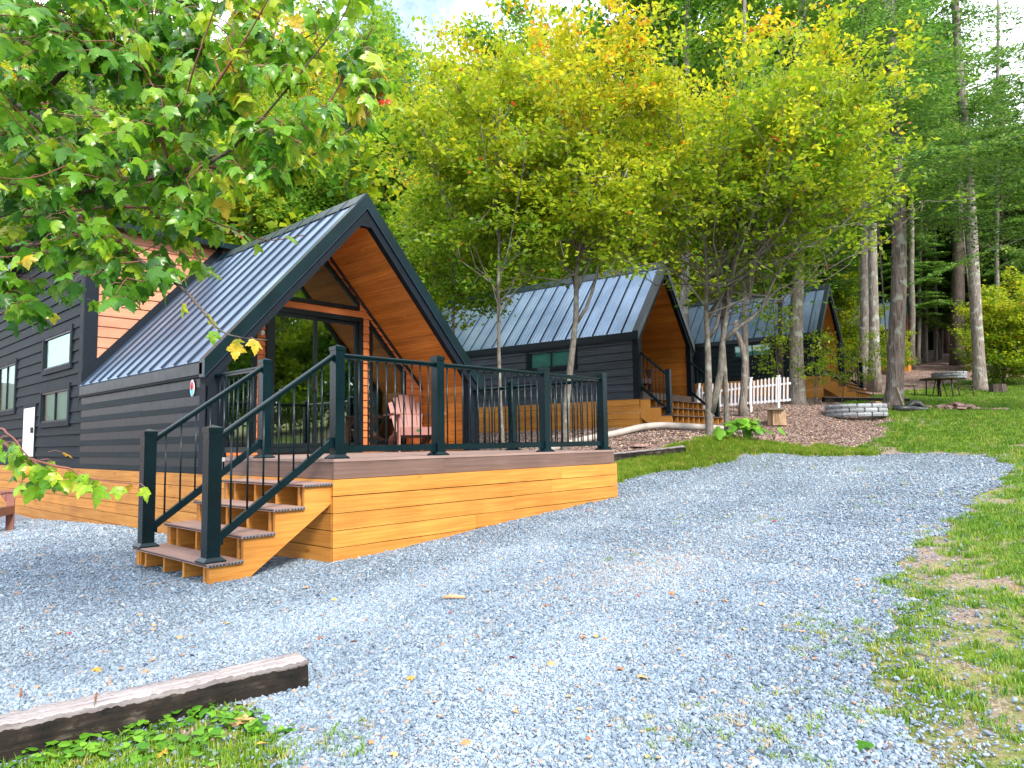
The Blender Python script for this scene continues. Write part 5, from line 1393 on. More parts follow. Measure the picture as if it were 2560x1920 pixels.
# broken pale leaning stem with torn top
Bb = base_at(1857, 1022, 18.4)
trunk_tree('broken_tree', Bb, [(1857, 1015), (1861, 960), (1862, 900), (1856, 870), (1845, 840), (1838, 828), (1842, 800)], .10, .05, M['bark_pale'], 'pale broken crooked stem behind the picket fence')
# leafy saplings around the third cabin and the yellow shrub at the right
for (px, py, D, s, k, lb) in [(2100, 1000, 21.0, .50, 0, 'leafy sapling at the foot of the third cabin steps'), (1955, 1000, 21.2, .85, 0, 'sparse sapling in front of the third cabin wall'), (2035, 1000, 21.0, .70, 1, 'thin sapling at the front corner of the third cabin'),
                              (2185, 1000, 25, .6, 0, 'small yellow leaved sapling by the third cabin handrail')]:
    b = base_at(px, py, D)
    rs_ = np.random.default_rng(px)
    tk = straight(3.4, .07, px, 6)
    w_, c_ = deciduous(px, tk, .022, .006, (0, 0, 2.0), (1.1, 1.1, 1.7), 14, 5, 800, .075, M['bark_dark'], M['leaf_yellow'], (.42, .16), .1, .13, .1, shell=.4)
    tree('sapling', w_, c_, b[:3], 0, s * 1.2, lb)
for (px, D, s, lb) in [(2515, 30, 1.05, 'big yellow leaved shrub at the right edge of the lawn'), (2600, 29, 1.1, 'yellow leaved shrub cut by the right picture edge'), (2475, 36, 1.0, 'yellow green shrub behind the pale trunk'), (2560, 35, 1.2, 'tall yellow green shrub behind the one at the right edge'), (2150, 33, 1.0, 'green shrub between the third and fourth cabin'), (2250, 36, .6, 'low green shrub far behind the thick trunk')]:
    b = base_at(px, 1000, D); tree('shrub', under[0][0], under[0][1], b[:3], px, s, lb, cat='shrub')
print('forest', placed)
# ------------------------------------------------------------------ white picket fence
pf = empty('picket_fence', base_at(1877, 1031, 19.0)[:3], 0, 'low white picket fence with a wavy top standing behind the multi stemmed tree', 'fence')
po = np.array(pf.location)
def fline(px): return 19.0 + (1877 - px) * .0055       # depth along the fence
top_r = lambda px: float(np.interp(px, [1740, 1752, 1785, 1818, 1848, 1900, 1977], [985, 981, 977, 975, 971, 965, 958]))
bot_r = lambda px: float(np.interp(px, [1740, 1797, 1848, 1900, 1977], [1020, 1014, 1009, 1006, 999]))
def fpt(px, py): return at(px, py, fline(px)) - po
for (a, b) in ((1742, 1847), (1848, 1977)):
    for fn in (top_r, bot_r):
        put(MB().bar(fpt(a, fn(a)), fpt(b, fn(b)), .03, .055), 'fence_rail', M['vinyl'], pf)
x = 1745.0
k = 0
while x < 1977:
    wave = 12 + 7 * abs(math.sin((x - 1877) / 66 * math.pi / 2 + .3))
    yt, yb_ = top_r(x) - wave, bot_r(x) + 4
    p0, p1 = fpt(x, yb_), fpt(x + .6, yt); d = np.array([math.cos(-.45), math.sin(-.45), 0])
    f = np.array([.45, .89, 0]) * -.022
    mb = MB(); hw = .020
    dn = fpt(x + 5, yb_) - fpt(x, yb_); dn[2] = 0; dn /= np.linalg.norm(dn); q = np.array([dn[1], -dn[0], 0]) * .02
    P_ = [p0 - dn * hw, p0 + dn * hw, p1 + dn * hw - [0, 0, .03], p1, p1 - dn * hw - [0, 0, .03]]
    mb.prism([v + q for v in P_], q * .9); put(mb, 'picket', M['vinyl'], pf)
    x += 9.35; k += 1
for px, yt in ((1748, 960), (1877, 945), (1946, 940)):
    g = fpt(px, {1748: 1035, 1877: 1034, 1946: 1024}[px]); t = fpt(px, yt)
    mb = MB().bar(g + [0, 0, -.1], t, .055, .055)
    put(mb, 'fence_post', M['vinyl'], pf)
    put(MB().bar(t, t + [0, 0, .02], .08, .08), 'post_cap', M['vinyl'], pf)

# ------------------------------------------------------------------ fire rings
def fire_ring(px, py, D, rad, label, hb=.105, nb=13, courses=3):
    c = gp(px, py, D); r = empty('fire_ring', c, 0, label, 'fire ring')
    for k in range(courses):
        a0 = k * math.pi / nb + .1
        for j in range(nb):
            a = a0 + 2 * math.pi * j / nb; a2 = a0 + 2 * math.pi * (j + 1) / nb; e = .012 / rad
            ro = rad + random.uniform(-.012, .012) + (.0 if k == courses - 1 else -.004); ri = rad - .17; z0 = k * hb - .03; z1 = z0 + hb - .008
            am = (a + a2) / 2; mb = MB(); bv = .016
            def ringpts(rr, z, ee): return [(rr * math.cos(t), rr * math.sin(t), z) for t in (a + ee, am, a2 - ee)]
            lo_, mi, hi_ = ringpts(ro - bv, z0, e * 2), ringpts(ro, (z0 + z1) / 2, e), ringpts(ro - bv, z1, e * 2)
            il, ih = [(ri * math.cos(t), ri * math.sin(t), z0) for t in (a + e, am, a2 - e)], [(ri * math.cos(t), ri * math.sin(t), z1) for t in (a + e, am, a2 - e)]
            mb.v = lo_ + mi + hi_ + ih + il
            for s in range(5):
                s0, s1 = s * 3, ((s + 1) % 5) * 3
                for t in (0, 1): mb.f.append((s0 + t, s0 + t + 1, s1 + t + 1, s1 + t))
            mb.f += [(0, 3, 6, 9, 12), (2, 14, 11, 8, 5)]
            put(mb, 'block', M['block'], r)
    return r
fire_ring(2140, 1044, 17.6, .72, 'grey block fire ring at the mulch edge, in front of the thick trunk', .105, 13)
fire_ring(2375, 985, 33.5, .74, 'distant grey block fire ring behind the round picnic table', .11, 12)

# ------------------------------------------------------------------ picnic table and benches
def on_g(px, D): 
    p = at(px, 1000, D); return np.array([p[0], p[1], g1(p[0], p[1])])
c = on_g(2350, 27.0)
tbl = empty('picnic_table', c, 0, 'round dark wooden picnic table on bent pipe legs on the lawn', 'table')
R_ = .64
for k in range(8):
    x0 = -R_ + k * R_ / 4 + .006; x1 = x0 + R_ / 4 - .012
    h0, h1 = math.sqrt(max(.02, R_**2 - x0**2)), math.sqrt(max(.02, R_**2 - x1**2))
    put(MB().prism([(x0, -h0, .72), (x1, -h1, .72), (x1, h1, .72), (x0, h0, .72)], (0, 0, .045)), 'table_board', M['table_wood'], tbl)
for a in (.3, 1.87, 3.44, 5.01):
    dx, dy = math.cos(a), math.sin(a)
    put(MB().tube([(dx * .42, dy * .42, .72), (dx * .44, dy * .44, .1), (dx * .42, dy * .42, .03), (dx * .30, dy * .30, .02), (0, 0, .02)], .024, 8), 'leg', M['steel'], tbl, fix=False, smooth=True)
    put(MB().tube([(dx * .10, dy * .10, .72), (dx * .25, dy * .25, .04)], .018, 6), 'brace', M['steel'], tbl, fix=False, smooth=True)
put(MB().bar((-.43, 0, .28), (.43, 0, .28), .03, .03), 'cross_bar', M['steel'], tbl)
rg = np.array([rgt[0], rgt[1], 0.0]); fw = np.array([fwd[0], fwd[1], 0.0])
for (s, f_, lb) in ((-1.22, 0, 'dark bench left of the round picnic table'), (1.05, .05, 'dark bench right of the round picnic table')):
    q = c + rg * s + fw * f_; q[2] = g1(q[0], q[1])
    b = empty('bench', q, math.atan2(rg[1], rg[0]) + (.15 if s < 0 else -.25), lb, 'bench', 'benches around the picnic table')
    for j in range(3): put(MB().box(-.36, .36, -.13 + j * .088, -.13 + j * .088 + .080, .42, .46), 'seat_board', M['table_wood'], b)
    for sx in (-.26, .22):
        put(MB().tube([(sx, -.08, .42), (sx, -.09, .06), (sx + .03, -.02, .02), (sx + .10, .10, .02)], .02, 8), 'leg', M['steel'], b, fix=False, smooth=True)

# ------------------------------------------------------------------ stump seats, logs, pipes, rocks
def lump_cyl(r, h, seed, n=18, rings=6, tp=.9):
    rs = np.random.default_rng(seed); mb = MB(); w = rs.uniform(.88, 1.12, n)
    for k in range(rings):
        z = h * k / (rings - 1); t = 1.12 - .14 * k / (rings - 1) if tp else 1
        for j in range(n):
            a = 2 * math.pi * j / n; rr = r * w[j] * t * (1 + rs.uniform(-.02, .02)); mb.v.append((rr * math.cos(a), rr * math.sin(a), z))
    for k in range(rings - 1):
        for j in range(n): mb.f.append((k*n + j, k*n + (j+1) % n, (k+1)*n + (j+1) % n, (k+1)*n + j))
    mb.f.append(tuple((rings - 1) * n + j for j in range(n))); return mb
sp = gp(1941, 1060, 16.9)
sr = empty('stump_seat', sp, .4, 'sawn tree stump with a flat board top standing left of the fire ring', 'stump')
put(lump_cyl(.19, .37, 4), 'stump', M['stump_side'], sr)
put(MB().box(-.27, .27, -.19, .19, .372, .415), 'seat_board', M['board_grey'], sr)
q = on_g(2496, 28.0); s2 = tag(put(lump_cyl(.27, .34, 6), 'tree_stump', M['bark_dark'], None), 'dark cut stump on the lawn right of the pale trunk', 'stump'); s2.location = tuple(q)
# split firewood by the thick trunk
for i, (px, py, D, L_, a, t, lb) in enumerate([(2195, 1020, 18.7, .34, .5, 'h', 'split log lying left of the thick trunk, bark side dark'), (2207, 1021, 18.5, .30, 1.9, 'w', 'split log with its pale cut face to the front beside the thick trunk'), (2182, 1019, 18.9, .32, 1.1, 'h', 'split log behind the others left of the thick trunk')]):
    p = gp(px, py, D); r = empty('firewood_log', p + np.array([0, 0, .10]), a, lb, 'firewood', 'split firewood by the thick trunk')
    pts = [(-L_/2, .14 * math.cos(u), .12 * math.sin(u)) for u in (-.4, .4, 1.2, 2.0, 2.8)] + [(-L_/2, -.02, -.10)]
    put(MB().prism(pts, (L_, 0, 0)), 'log_body', M['bark_dark'], r)
    for s in (-1, 1): put(MB().prism([(s * (L_/2 + .001), .94 * q_[1], .94 * q_[2]) for q_ in pts], (s * .004, 0, 0)), 'cut_face', M['log_end'], r)
lb_ = empty('leaning_board', gp(2258, 1020, 18.7), .9, 'grey board with a small blue label leaning against the thick trunk', 'board')
put(MB().hexa([(-.05, -.05, -.02), (.05, -.05, -.02), (.05, -.02, -.02), (-.05, -.02, -.02), (-.05, .16, .62), (.05, .16, .62), (.05, .19, .62), (-.05, .19, .62)]), 'plank', M['board_grey'], lb_)
put(MB().hexa([(-.045, .122, .50), (.045, .122, .50), (.045, .126, .50), (-.045, .126, .50), (-.045, .155, .60), (.045, .155, .60), (.045, .159, .60), (-.045, .159, .60)]), 'blue_label', M['blue'], lb_)
# black rubber liner / hose at the foot of the trunk
pts = [gp(px, py, D) + np.array([0, 0, z]) for (px, py, D, z) in [(2232, 1026, 18.4, .07), (2262, 1027, 18.3, .09), (2290, 1027, 18.4, .07), (2318, 1024, 18.7, .05)]]
bl = MB().tube(pts, [.10, .09, .08, .05], 8).build('landscape_edging', M['tarp'], None, True); tag(bl, 'black plastic edging curled on the ground right of the thick trunk', 'edging')
pts = [gp(px, py, D) + np.array([0, 0, z]) for (px, py, D, z) in [(2268, 1017, 19.3, .06), (2282, 1015, 19.4, .17), (2300, 1016, 19.4, .16), (2316, 1020, 19.2, .03)]]
bl = MB().tube(pts, [.08, .10, .09, .05], 8).build('rubber_mat', M['tarp'], None, True); tag(bl, 'black rubber mat folded behind the plastic edging', 'mat')
# flat red rocks
rp2 = empty('rock_pile', gp(2400, 1028, 20), 0, 'low pile of flat reddish rocks on the lawn', 'rock pile')
rsR = random.Random(3)
for k in range(34):
    u = rsR.gauss(0, .42); v = rsR.gauss(0, .22); zt = max(0, .22 - .28 * abs(u)) * rsR.random()
    q = rg * (u * 1.35) + fw * v; q[2] = g1(rp2.location.x + q[0], rp2.location.y + q[1]) - rp2.location.z + zt
    n_ = 7; w0 = rsR.uniform(.10, .24); th = rsR.uniform(.03, .07); a0 = rsR.uniform(0, 6)
    prof = [w0 * rsR.uniform(.7, 1.15) for _ in range(n_)]; tx, ty = rsR.uniform(-.25, .25), rsR.uniform(-.25, .25)
    pts = [(q[0] + prof[j] * math.cos(a0 + j * 2 * math.pi / n_), q[1] + .7 * prof[j] * math.sin(a0 + j * 2 * math.pi / n_), q[2] + tx * prof[j] * math.cos(a0 + j * .9) + ty * prof[j] * math.sin(a0 + j * .9)) for j in range(n_)]
    put(MB().prism(pts, (0, 0, th)), 'rock', M['rock'], rp2)
for (px, py, D, w_, lb) in [(1950, 1085, 14.6, .22, 'flat reddish rock in the mulch below the stump seat'), (1905, 1100, 14.0, .15, 'small flat rock in the mulch beside the leafy plant'), (1600, 1118, 13.2, .25, 'flat rock on the bare bank right of the deck')]:
    p = gp(px, py, D); t = MB().prism([(w_ * math.cos(a) * random.uniform(.7, 1.1), .6 * w_ * math.sin(a) * random.uniform(.8, 1.1), 0) for a in [j * 2 * math.pi / 8 for j in range(8)]], (0, 0, .05)); o = put(t, 'flat_rock', M['rock'], None); o.location = tuple(p); tag(o, lb, 'rock')
# drain pipe lying in front of cabin two: corrugated
pts = []
for (px, py, D, z) in [(1225, 1112, 12.6, .06), (1330, 1106, 13.3, .06), (1450, 1098, 14.0, .06), (1540, 1088, 14.2, .07), (1600, 1071, 14.4, .10), (1650, 1065, 14.5, .10), (1700, 1068, 14.4, .08), (1760, 1073, 14.4, .07), (1830, 1069, 14.6, .07), (1899, 1066, 14.9, .07)]:
    p = gp(px, py, D); pts.append(p + np.array([0, 0, z]))
pp, rr_ = [], []
for i in range(len(pts) - 1):
    for t in np.linspace(0, 1, 34, endpoint=False):
        m = len(pts) - 1; a = pts[max(i-1, 0)]; b = pts[i]; c_ = pts[i+1]; d_ = pts[min(i+2, m)]
        pp.append(.5 * ((2*b) + (c_ - a) * t + (2*a - 5*b + 4*c_ - d_) * t**2 + (3*b - a - 3*c_ + d_) * t**3)); rr_.append(.066 + (.005 if len(pp) % 2 else 0))
o = MB().tube(pp, rr_, 12).build('drain_pipe', M['pipe'], None, True); tag(o, 'long pale corrugated drain pipe lying on the mulch before the second cabin', 'pipe')

# ------------------------------------------------------------------ weathered timbers
def timber_mat():
    m, n, l, b, out = new_mat('weathered_timber')
    tc = n.new('ShaderNodeTexCoord'); mp = n.new('ShaderNodeMapping'); mp.inputs['Scale'].default_value = (3, 40, 40); l.new(tc.outputs['Object'], mp.inputs['Vector'])
    ns = n.new('ShaderNodeTexNoise'); ns.inputs['Scale'].default_value = 1; ns.inputs['Detail'].default_value = 8; ns.inputs['Roughness'].default_value = .7; l.new(mp.outputs[0], ns.inputs['Vector'])
    n2 = n.new('ShaderNodeTexNoise'); n2.inputs['Scale'].default_value = 9; n2.inputs['Detail'].default_value = 6; l.new(tc.outputs['Object'], n2.inputs['Vector'])
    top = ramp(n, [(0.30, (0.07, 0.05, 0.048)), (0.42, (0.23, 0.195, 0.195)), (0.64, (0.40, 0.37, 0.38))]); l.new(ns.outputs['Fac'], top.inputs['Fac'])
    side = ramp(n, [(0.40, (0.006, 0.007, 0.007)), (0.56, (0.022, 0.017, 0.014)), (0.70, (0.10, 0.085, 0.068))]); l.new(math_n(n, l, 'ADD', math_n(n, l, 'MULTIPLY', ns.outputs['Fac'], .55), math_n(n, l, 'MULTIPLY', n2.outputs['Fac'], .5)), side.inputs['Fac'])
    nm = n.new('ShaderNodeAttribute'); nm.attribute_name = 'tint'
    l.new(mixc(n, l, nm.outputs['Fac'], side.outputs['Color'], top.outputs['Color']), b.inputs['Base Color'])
    b.inputs['Roughness'].default_value = .92; b.inputs['Specular IOR Level'].default_value = .15
    bp = n.new('ShaderNodeBump'); bp.inputs['Strength'].default_value = 1; bp.inputs['Distance'].default_value = .008; l.new(ns.outputs['Fac'], bp.inputs['Height']); l.new(bp.outputs[0], b.inputs['Normal'])
    return m
M['timber'] = timber_mat()
def timber(a, b, w, h, label, seed, roll=0.0):
    a, b = np.array(a, float), np.array(b, float); L_ = np.linalg.norm(b - a); rs = np.random.default_rng(seed); n = 260
    prof = [(-.5, -.5), (-.5, .0), (-.5, .42), (-.44, .5), (-.2, .5), (.05, .5), (.12, .44), (.2, .5), (.44, .5), (.5, .42), (.5, 0), (.5, -.5)]
    k = len(prof); v = []; tn = []
    for i in range(n + 1):
        x = L_ * i / n; e = 1 - .5 * (i in (0, n)) * .12
        cr = (1 if x > L_ * .7 else 0)
        wob = .006 * math.sin(x * 9 + seed) 
        for j, (u, t) in enumerate(prof):
            tt = t - (.0 if (j != 6) else (-.06 + .02 - .10 * cr * (x / L_ - .7) * 3.0))
            v.append((x + (rs.normal(0, .006) if i in (0, n) else 0), u * w * e + wob + rs.normal(0, .0022), tt * h * e + h * .5 + rs.normal(0, .0020) - .0035 * (abs(u) > .4 and t > .3) * (1 + math.sin(x * 23 + u * 5) * math.sin(x * 57 + seed) + rs.random())))
    f = []
    for i in range(n):
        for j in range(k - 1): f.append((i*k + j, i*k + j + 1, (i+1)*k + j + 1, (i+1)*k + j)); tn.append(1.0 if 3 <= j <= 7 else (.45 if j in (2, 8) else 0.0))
    me = fast_mesh('timber', np.array(v), np.array(f), M['timber'], tint=tn)
    o = link_mesh('landscape_timber', me, None, a); d = (b - a) / L_
    o.rotation_euler = (roll, -math.asin(d[2]), math.atan2(d[1], d[0])); tag(o, label, 'timber', 'weathered landscape timbers')
    # end grain
    ring_ = [v[n * k + j] for j in range(k)]; ec = put(MB().prism([(p[0] - .004, p[1], p[2]) for p in ring_], (.005, 0, 0)), 'end_grain', M['timber'], o)
    ring0 = [v[j] for j in range(k)]; put(MB().prism([(p[0] + .004, p[1], p[2]) for p in ring0], (-.005, 0, 0)), 'end_grain', M['timber'], o)
    return o
E1 = ground_hit(772, 1722); E0 = ground_hit(0, 1925); dv = (E0 - E1) / np.linalg.norm(E0 - E1)
nrm_ = np.array([dv[1], -dv[0], 0]); nrm_ = nrm_ * (1 if nrm_ @ np.array([0, 1, 0]) > 0 else -1)
A_ = E1 + dv * 2.9 + nrm_ * .075; B_ = E1 + nrm_ * .075
A_[2] = g1(A_[0], A_[1]) - .01; B_[2] = g1(B_[0], B_[1]) - .075
timber(A_, B_, .17, .20, 'long weathered timber lying across the lower left corner of the gravel', 3)
a_, b_ = gp(1500, 1146, 12.3), gp(1712, 1149, 12.6)
timber(a_ - [0, 0, .05], b_ - [0, 0, .03], .17, .17, 'short dark weathered timber on the grassy bank right of the deck', 8)
a_, b_ = gp(2058, 1000, 22.3), gp(2270, 990, 22.8)
timber(a_, b_, .16, .17, 'dark timber edging the gravel pad in front of the third cabin', 5)

# ------------------------------------------------------------------ leafy plant on the bank, weeds, fallen leaves
def lobe_leaf(seed, kind, tint, mat, curl=.15, fold=.25):
    rs = random.Random(seed)
    if kind == 'maple':
        half = [(.0, .0), (.14, -.04), (.30, -.03), (.38, .05), (.36, .13), (.50, .22), (.64, .42), (.50, .43), (.44, .50), (.33, .47), (.25, .50), (.27, .64), (.20, .70), (.16, .82), (.07, .88), (0, 1.02)]
    else:
        half = [(0, 0), (.18, -.04), (.36, .08), (.44, .26), (.40, .46), (.30, .66), (.16, .86), (0, 1.0)]
    half = [(x * rs.uniform(.9, 1.1), y + rs.uniform(-.02, .02)) for x, y in half[:-1]] + [half[-1]]
    left = [(-x * rs.uniform(.9, 1.08), y) for x, y in half[1:-1]][::-1]
    outl = half + left; c = curl * rs.uniform(.4, 1.6); fo = fold * rs.uniform(.3, 1.4)
    def z(x, y): return -fo * abs(x) ** 1.3 - c * y * y + .04 * math.sin(9 * x + 7 * y + seed)
    mid = [(0, t) for t in (.18, .42, .68)]
    v = [(x, y, z(x, y)) for x, y in outl] + [(x, y, z(x, y)) for x, y in mid]
    n = len(outl); f = []
    m0 = n
    hN = len(half) - 1
    def near(y): return m0 + (0 if y < .28 else 1 if y < .56 else 2)
    for i in range(n):
        j = (i + 1) % n; a = near((outl[i][1] + outl[j][1]) / 2)
        f.append((i, j, a))
    # close between mid points
    for i in range(n):
        ya, yb = (outl[i - 1][1] + outl[i][1]) / 2, (outl[i][1] + outl[(i + 1) % n][1]) / 2
        a, b = near(ya), near(yb)
        if a != b: f.append((i, b, a))
    return np.array(v), np.array(f)
def leaf_mesh(nm, seed, kind, tint, mat, **k):
    v, f = lobe_leaf(seed, kind, tint, mat, **k); return fast_mesh(nm, v, f, mat, tint=np.full(len(f), tint), smooth=False)

pl = gp(1867, 1128, 13.4)
plr = empty('leafy_plant', pl, 0, 'bright green broad leaved plant on the bank below the twin stems', 'plant')
broad = [leaf_mesh('leaf', 300 + i, 'broad', t, M['leaf_weed']) for i, t in enumerate((.3, .55, .8, 1.0))]
rsP = random.Random(9); stm = MB()
for k in range(58):
    a = rsP.uniform(0, 6.28); rr0 = abs(rsP.gauss(0, .30)) + .05; h = max(.06, .46 - rr0 * .35) * rsP.uniform(.55, 1.1)
    p = Vector((rr0 * math.cos(a) * 1.35, rr0 * math.sin(a), h))
    o = link_mesh('leaf', broad[rsP.randrange(4)], plr, p); s = rsP.uniform(.13, .22); o.scale = (s, s, s)
    o.rotation_euler = (rsP.uniform(-.9, .1), rsP.uniform(-.3, .3), a - math.pi / 2 + rsP.uniform(-.6, .6))
    if k % 2 == 0: stm.tube(curve((rr0 * .3 * math.cos(a), rr0 * .3 * math.sin(a), 0), p, (0, 0, .05), 4), .006, 4, cap=False)
stm.build('stem', M['leaf_weed'], plr)

# broad weeds in the lower left corner: ground cover
V, F, T = [], [], []; nv = 0
rsW = random.Random(12)
variants = [lobe_leaf(400 + i, 'broad' if i % 3 else 'maple', 0, None, curl=.3) for i in range(6)]
def add_leaf(p, s, rz, rx, ry, tint, var):
    global nv
    v, f = var; R_ = (Matrix.Rotation(rz, 3, 'Z') @ Matrix.Rotation(ry, 3, 'Y') @ Matrix.Rotation(rx, 3, 'X')); Rn = np.array(R_)
    V.append((v * s) @ Rn.T + p); F.append(f + nv); T.append(np.full(len(f), tint)); nv += len(v)
spots = []
for (px, py, n_, sg) in [(330, 1840, 22, .07), (420, 1815, 26, .06), (480, 1800, 18, .05), (540, 1830, 22, .06), (600, 1815, 14, .04), (640, 1840, 10, .03), (260, 1880, 14, .06), (200, 1900, 16, .06), (120, 1905, 14, .06), (380, 1880, 18, .08), (500, 1875, 20, .08), (40, 1900, 10, .05), (700, 1850, 5, .02)]:
    c = ground_hit(px, py)
    for _ in range(int(n_ * 1.9)): spots.append((c[0] + rsW.gauss(0, sg), c[1] + rsW.gauss(0, sg)))
for (x, y) in spots:
    z = g1(x, y); t = rsW.random(); 
    add_leaf(np.array([x, y, z + rsW.uniform(.008, .055)]), rsW.uniform(.022, .048), rsW.uniform(0, 6.28), rsW.uniform(-.2, .7), rsW.uniform(-.3, .3), t, variants[rsW.randrange(6)])
tag(link_mesh('ground_weeds', fast_mesh('ground_weeds', np.concatenate(V), np.concatenate(F), M['leaf_weed'], tint=np.concatenate(T))), kind='stuff')
# grass blades in the same corner
P = []
for (px, py, k, sg) in [(200, 1905, 60, .10), (450, 1900, 80, .10), (640, 1890, 60, .07), (330, 1915, 60, .12), (560, 1910, 60, .10), (60, 1915, 40, .1), (730, 1905, 14, .05), (840, 1860, 10, .05), (860, 1900, 14, .05)]:
    c = ground_hit(px, py)
    for _ in range(k): P.append((c[0] + random.gauss(0, sg), c[1] + random.gauss(0, sg)))
P = np.array(P); n = len(P); s = rng.uniform(.45, 1.0, n)
scatter('corner_grass', np.c_[P, Gm(P[:, 0], P[:, 1])], np.stack([np.zeros(n), np.zeros(n), rng.uniform(0, 6.28, n)], -1), np.stack([s, s, s], -1), np.clip(rng.normal(.35, .25, n), 0, 1), tuft_a)
for (px, py, hz_, lb, col) in [(222, 1868, .17, 'thin seed head weed rising before the dark timber', 'leaf_fallen'), (32, 1880, .20, 'small weed with a yellow flower at the left edge before the timber', 'leaf_weed')]:
    c = ground_hit(px, py); r = empty('weed', c, 0, lb, 'weed')
    put(MB().tube([(0, 0, 0), (.012, .004, hz_ * .5), (.018, .0, hz_)], [.0018, .0014, .001], 5), 'stalk', M['leaf_weed'], r, fix=False)
    put(MB().tube([(.018, 0, hz_ - .005), (.019, 0, hz_ + .012), (.021, 0, hz_ + .03)], [.003, .0052, .002], 8), 'seed_head', M['leaf_fallen'], r, fix=False)
    for k in range(4):
        o = link_mesh('leaf', broad[k], r, (.004, .0, .01 + k * hz_ * .16)); o.scale = (.03, .045, .04); o.rotation_euler = (.7, 0, k * 2.1)

# fallen leaves
fl = [(leaf_mesh('fallen_leaf', 500 + i, 'maple' if i % 2 else 'broad', t, M['leaf_fallen'], curl=.35, fold=.4), t) for i, t in enumerate((.05, .3, .5, .62, .8, .9, 1.0, 1.0))]
def fallen(px, py, k, s, label=None, group='fallen leaves lying on the gravel', name='fallen_leaf'):
    c = ground_hit(px, py, .02); rs_ = random.Random(px * 7 + py)
    o = link_mesh(name, fl[k][0], None, (c[0], c[1], float(Gm(np.array([c[0]]), np.array([c[1]]))[0]) + .026)); o.scale = (s,) * 3
    o.rotation_euler = (rs_.uniform(-.35, .35), rs_.uniform(-.35, .35), rs_.uniform(0, 6.28))
    if not label:
        colr = ('brown', 'tan', 'tan', 'orange', 'orange', 'yellow', 'bright red', 'bright red')[k]
        where = 'left of the stair bottom' if (px < 500 and py < 1560) else 'beside the long timber' if px < 900 and py >= 1560 else 'along the front of the deck' if py < 1500 and px < 1600 else 'on the right half of the drive' if px >= 1600 else 'on the near middle of the drive'
        group = colr + ' fallen leaves ' + where; label = 'small ' + colr + ' fallen leaf on the gravel ' + where; tag(o, label, 'leaf', group); return o
    tag(o, label, 'leaf')
    return o
fallen(1277, 1642, 6, .045, 'bright red leaf lying alone in the middle of the gravel'); fallen(1908, 1512, 3, .035, 'orange leaf on the right half of the gravel below the pinkish patch')
fallen(600, 1822, 3, .085, 'large pale pink maple leaf lying on the weeds in the lower left')
fallen(650, 1868, 4, .05, 'curled tan leaf at the right end of the weeds patch'); fallen(410, 1885, 5, .045, 'orange leaf in the grass of the lower left corner')
fallen(1600, 1690, 3, .05, 'pale curled leaf right of centre on the near gravel'); fallen(1035, 1700, 5, .04, 'yellow leaf on the near gravel right of the timber end'); fallen(240, 1672, 5, .05, 'orange leaf on the gravel behind the long timber')
o = fallen(2165, 1868, 0, .075, 'big dark green leaf lying at the lower right on the gravel'); o.data = leaf_mesh('green_leaf', 77, 'broad', .1, M['leaf_weed'])
rsL = random.Random(21); cnt = 0
while cnt < 105:
    px = rsL.uniform(20, 2250); py = 1190 + (1900 - 1190) * rsL.random() ** 1.15
    c = ground_hit(px, py)
    if not (gravel_sd(np.array([c[0]]), np.array([c[1]]))[0] > .05): continue
    if (-1.2 < c[0] < 4.3 and c[1] > -.05): continue
    fallen(px, py, rsL.choice([0, 1, 1, 2, 2, 3, 3, 4, 6]), rsL.uniform(.018, .040)); cnt += 1
c = ground_hit(1135, 1503); o = MB().tube([(-.07, 0, .0), (0, .004, .004), (.07, -.003, 0)], [.010, .013, .009], 7).build('bark_stick', M['log_end'], None, True, (c[0], c[1], c[2] + .025)); o.rotation_euler = (0, 0, -.85); tag(o, 'short reddish stick on the gravel near the deck corner', 'stick')

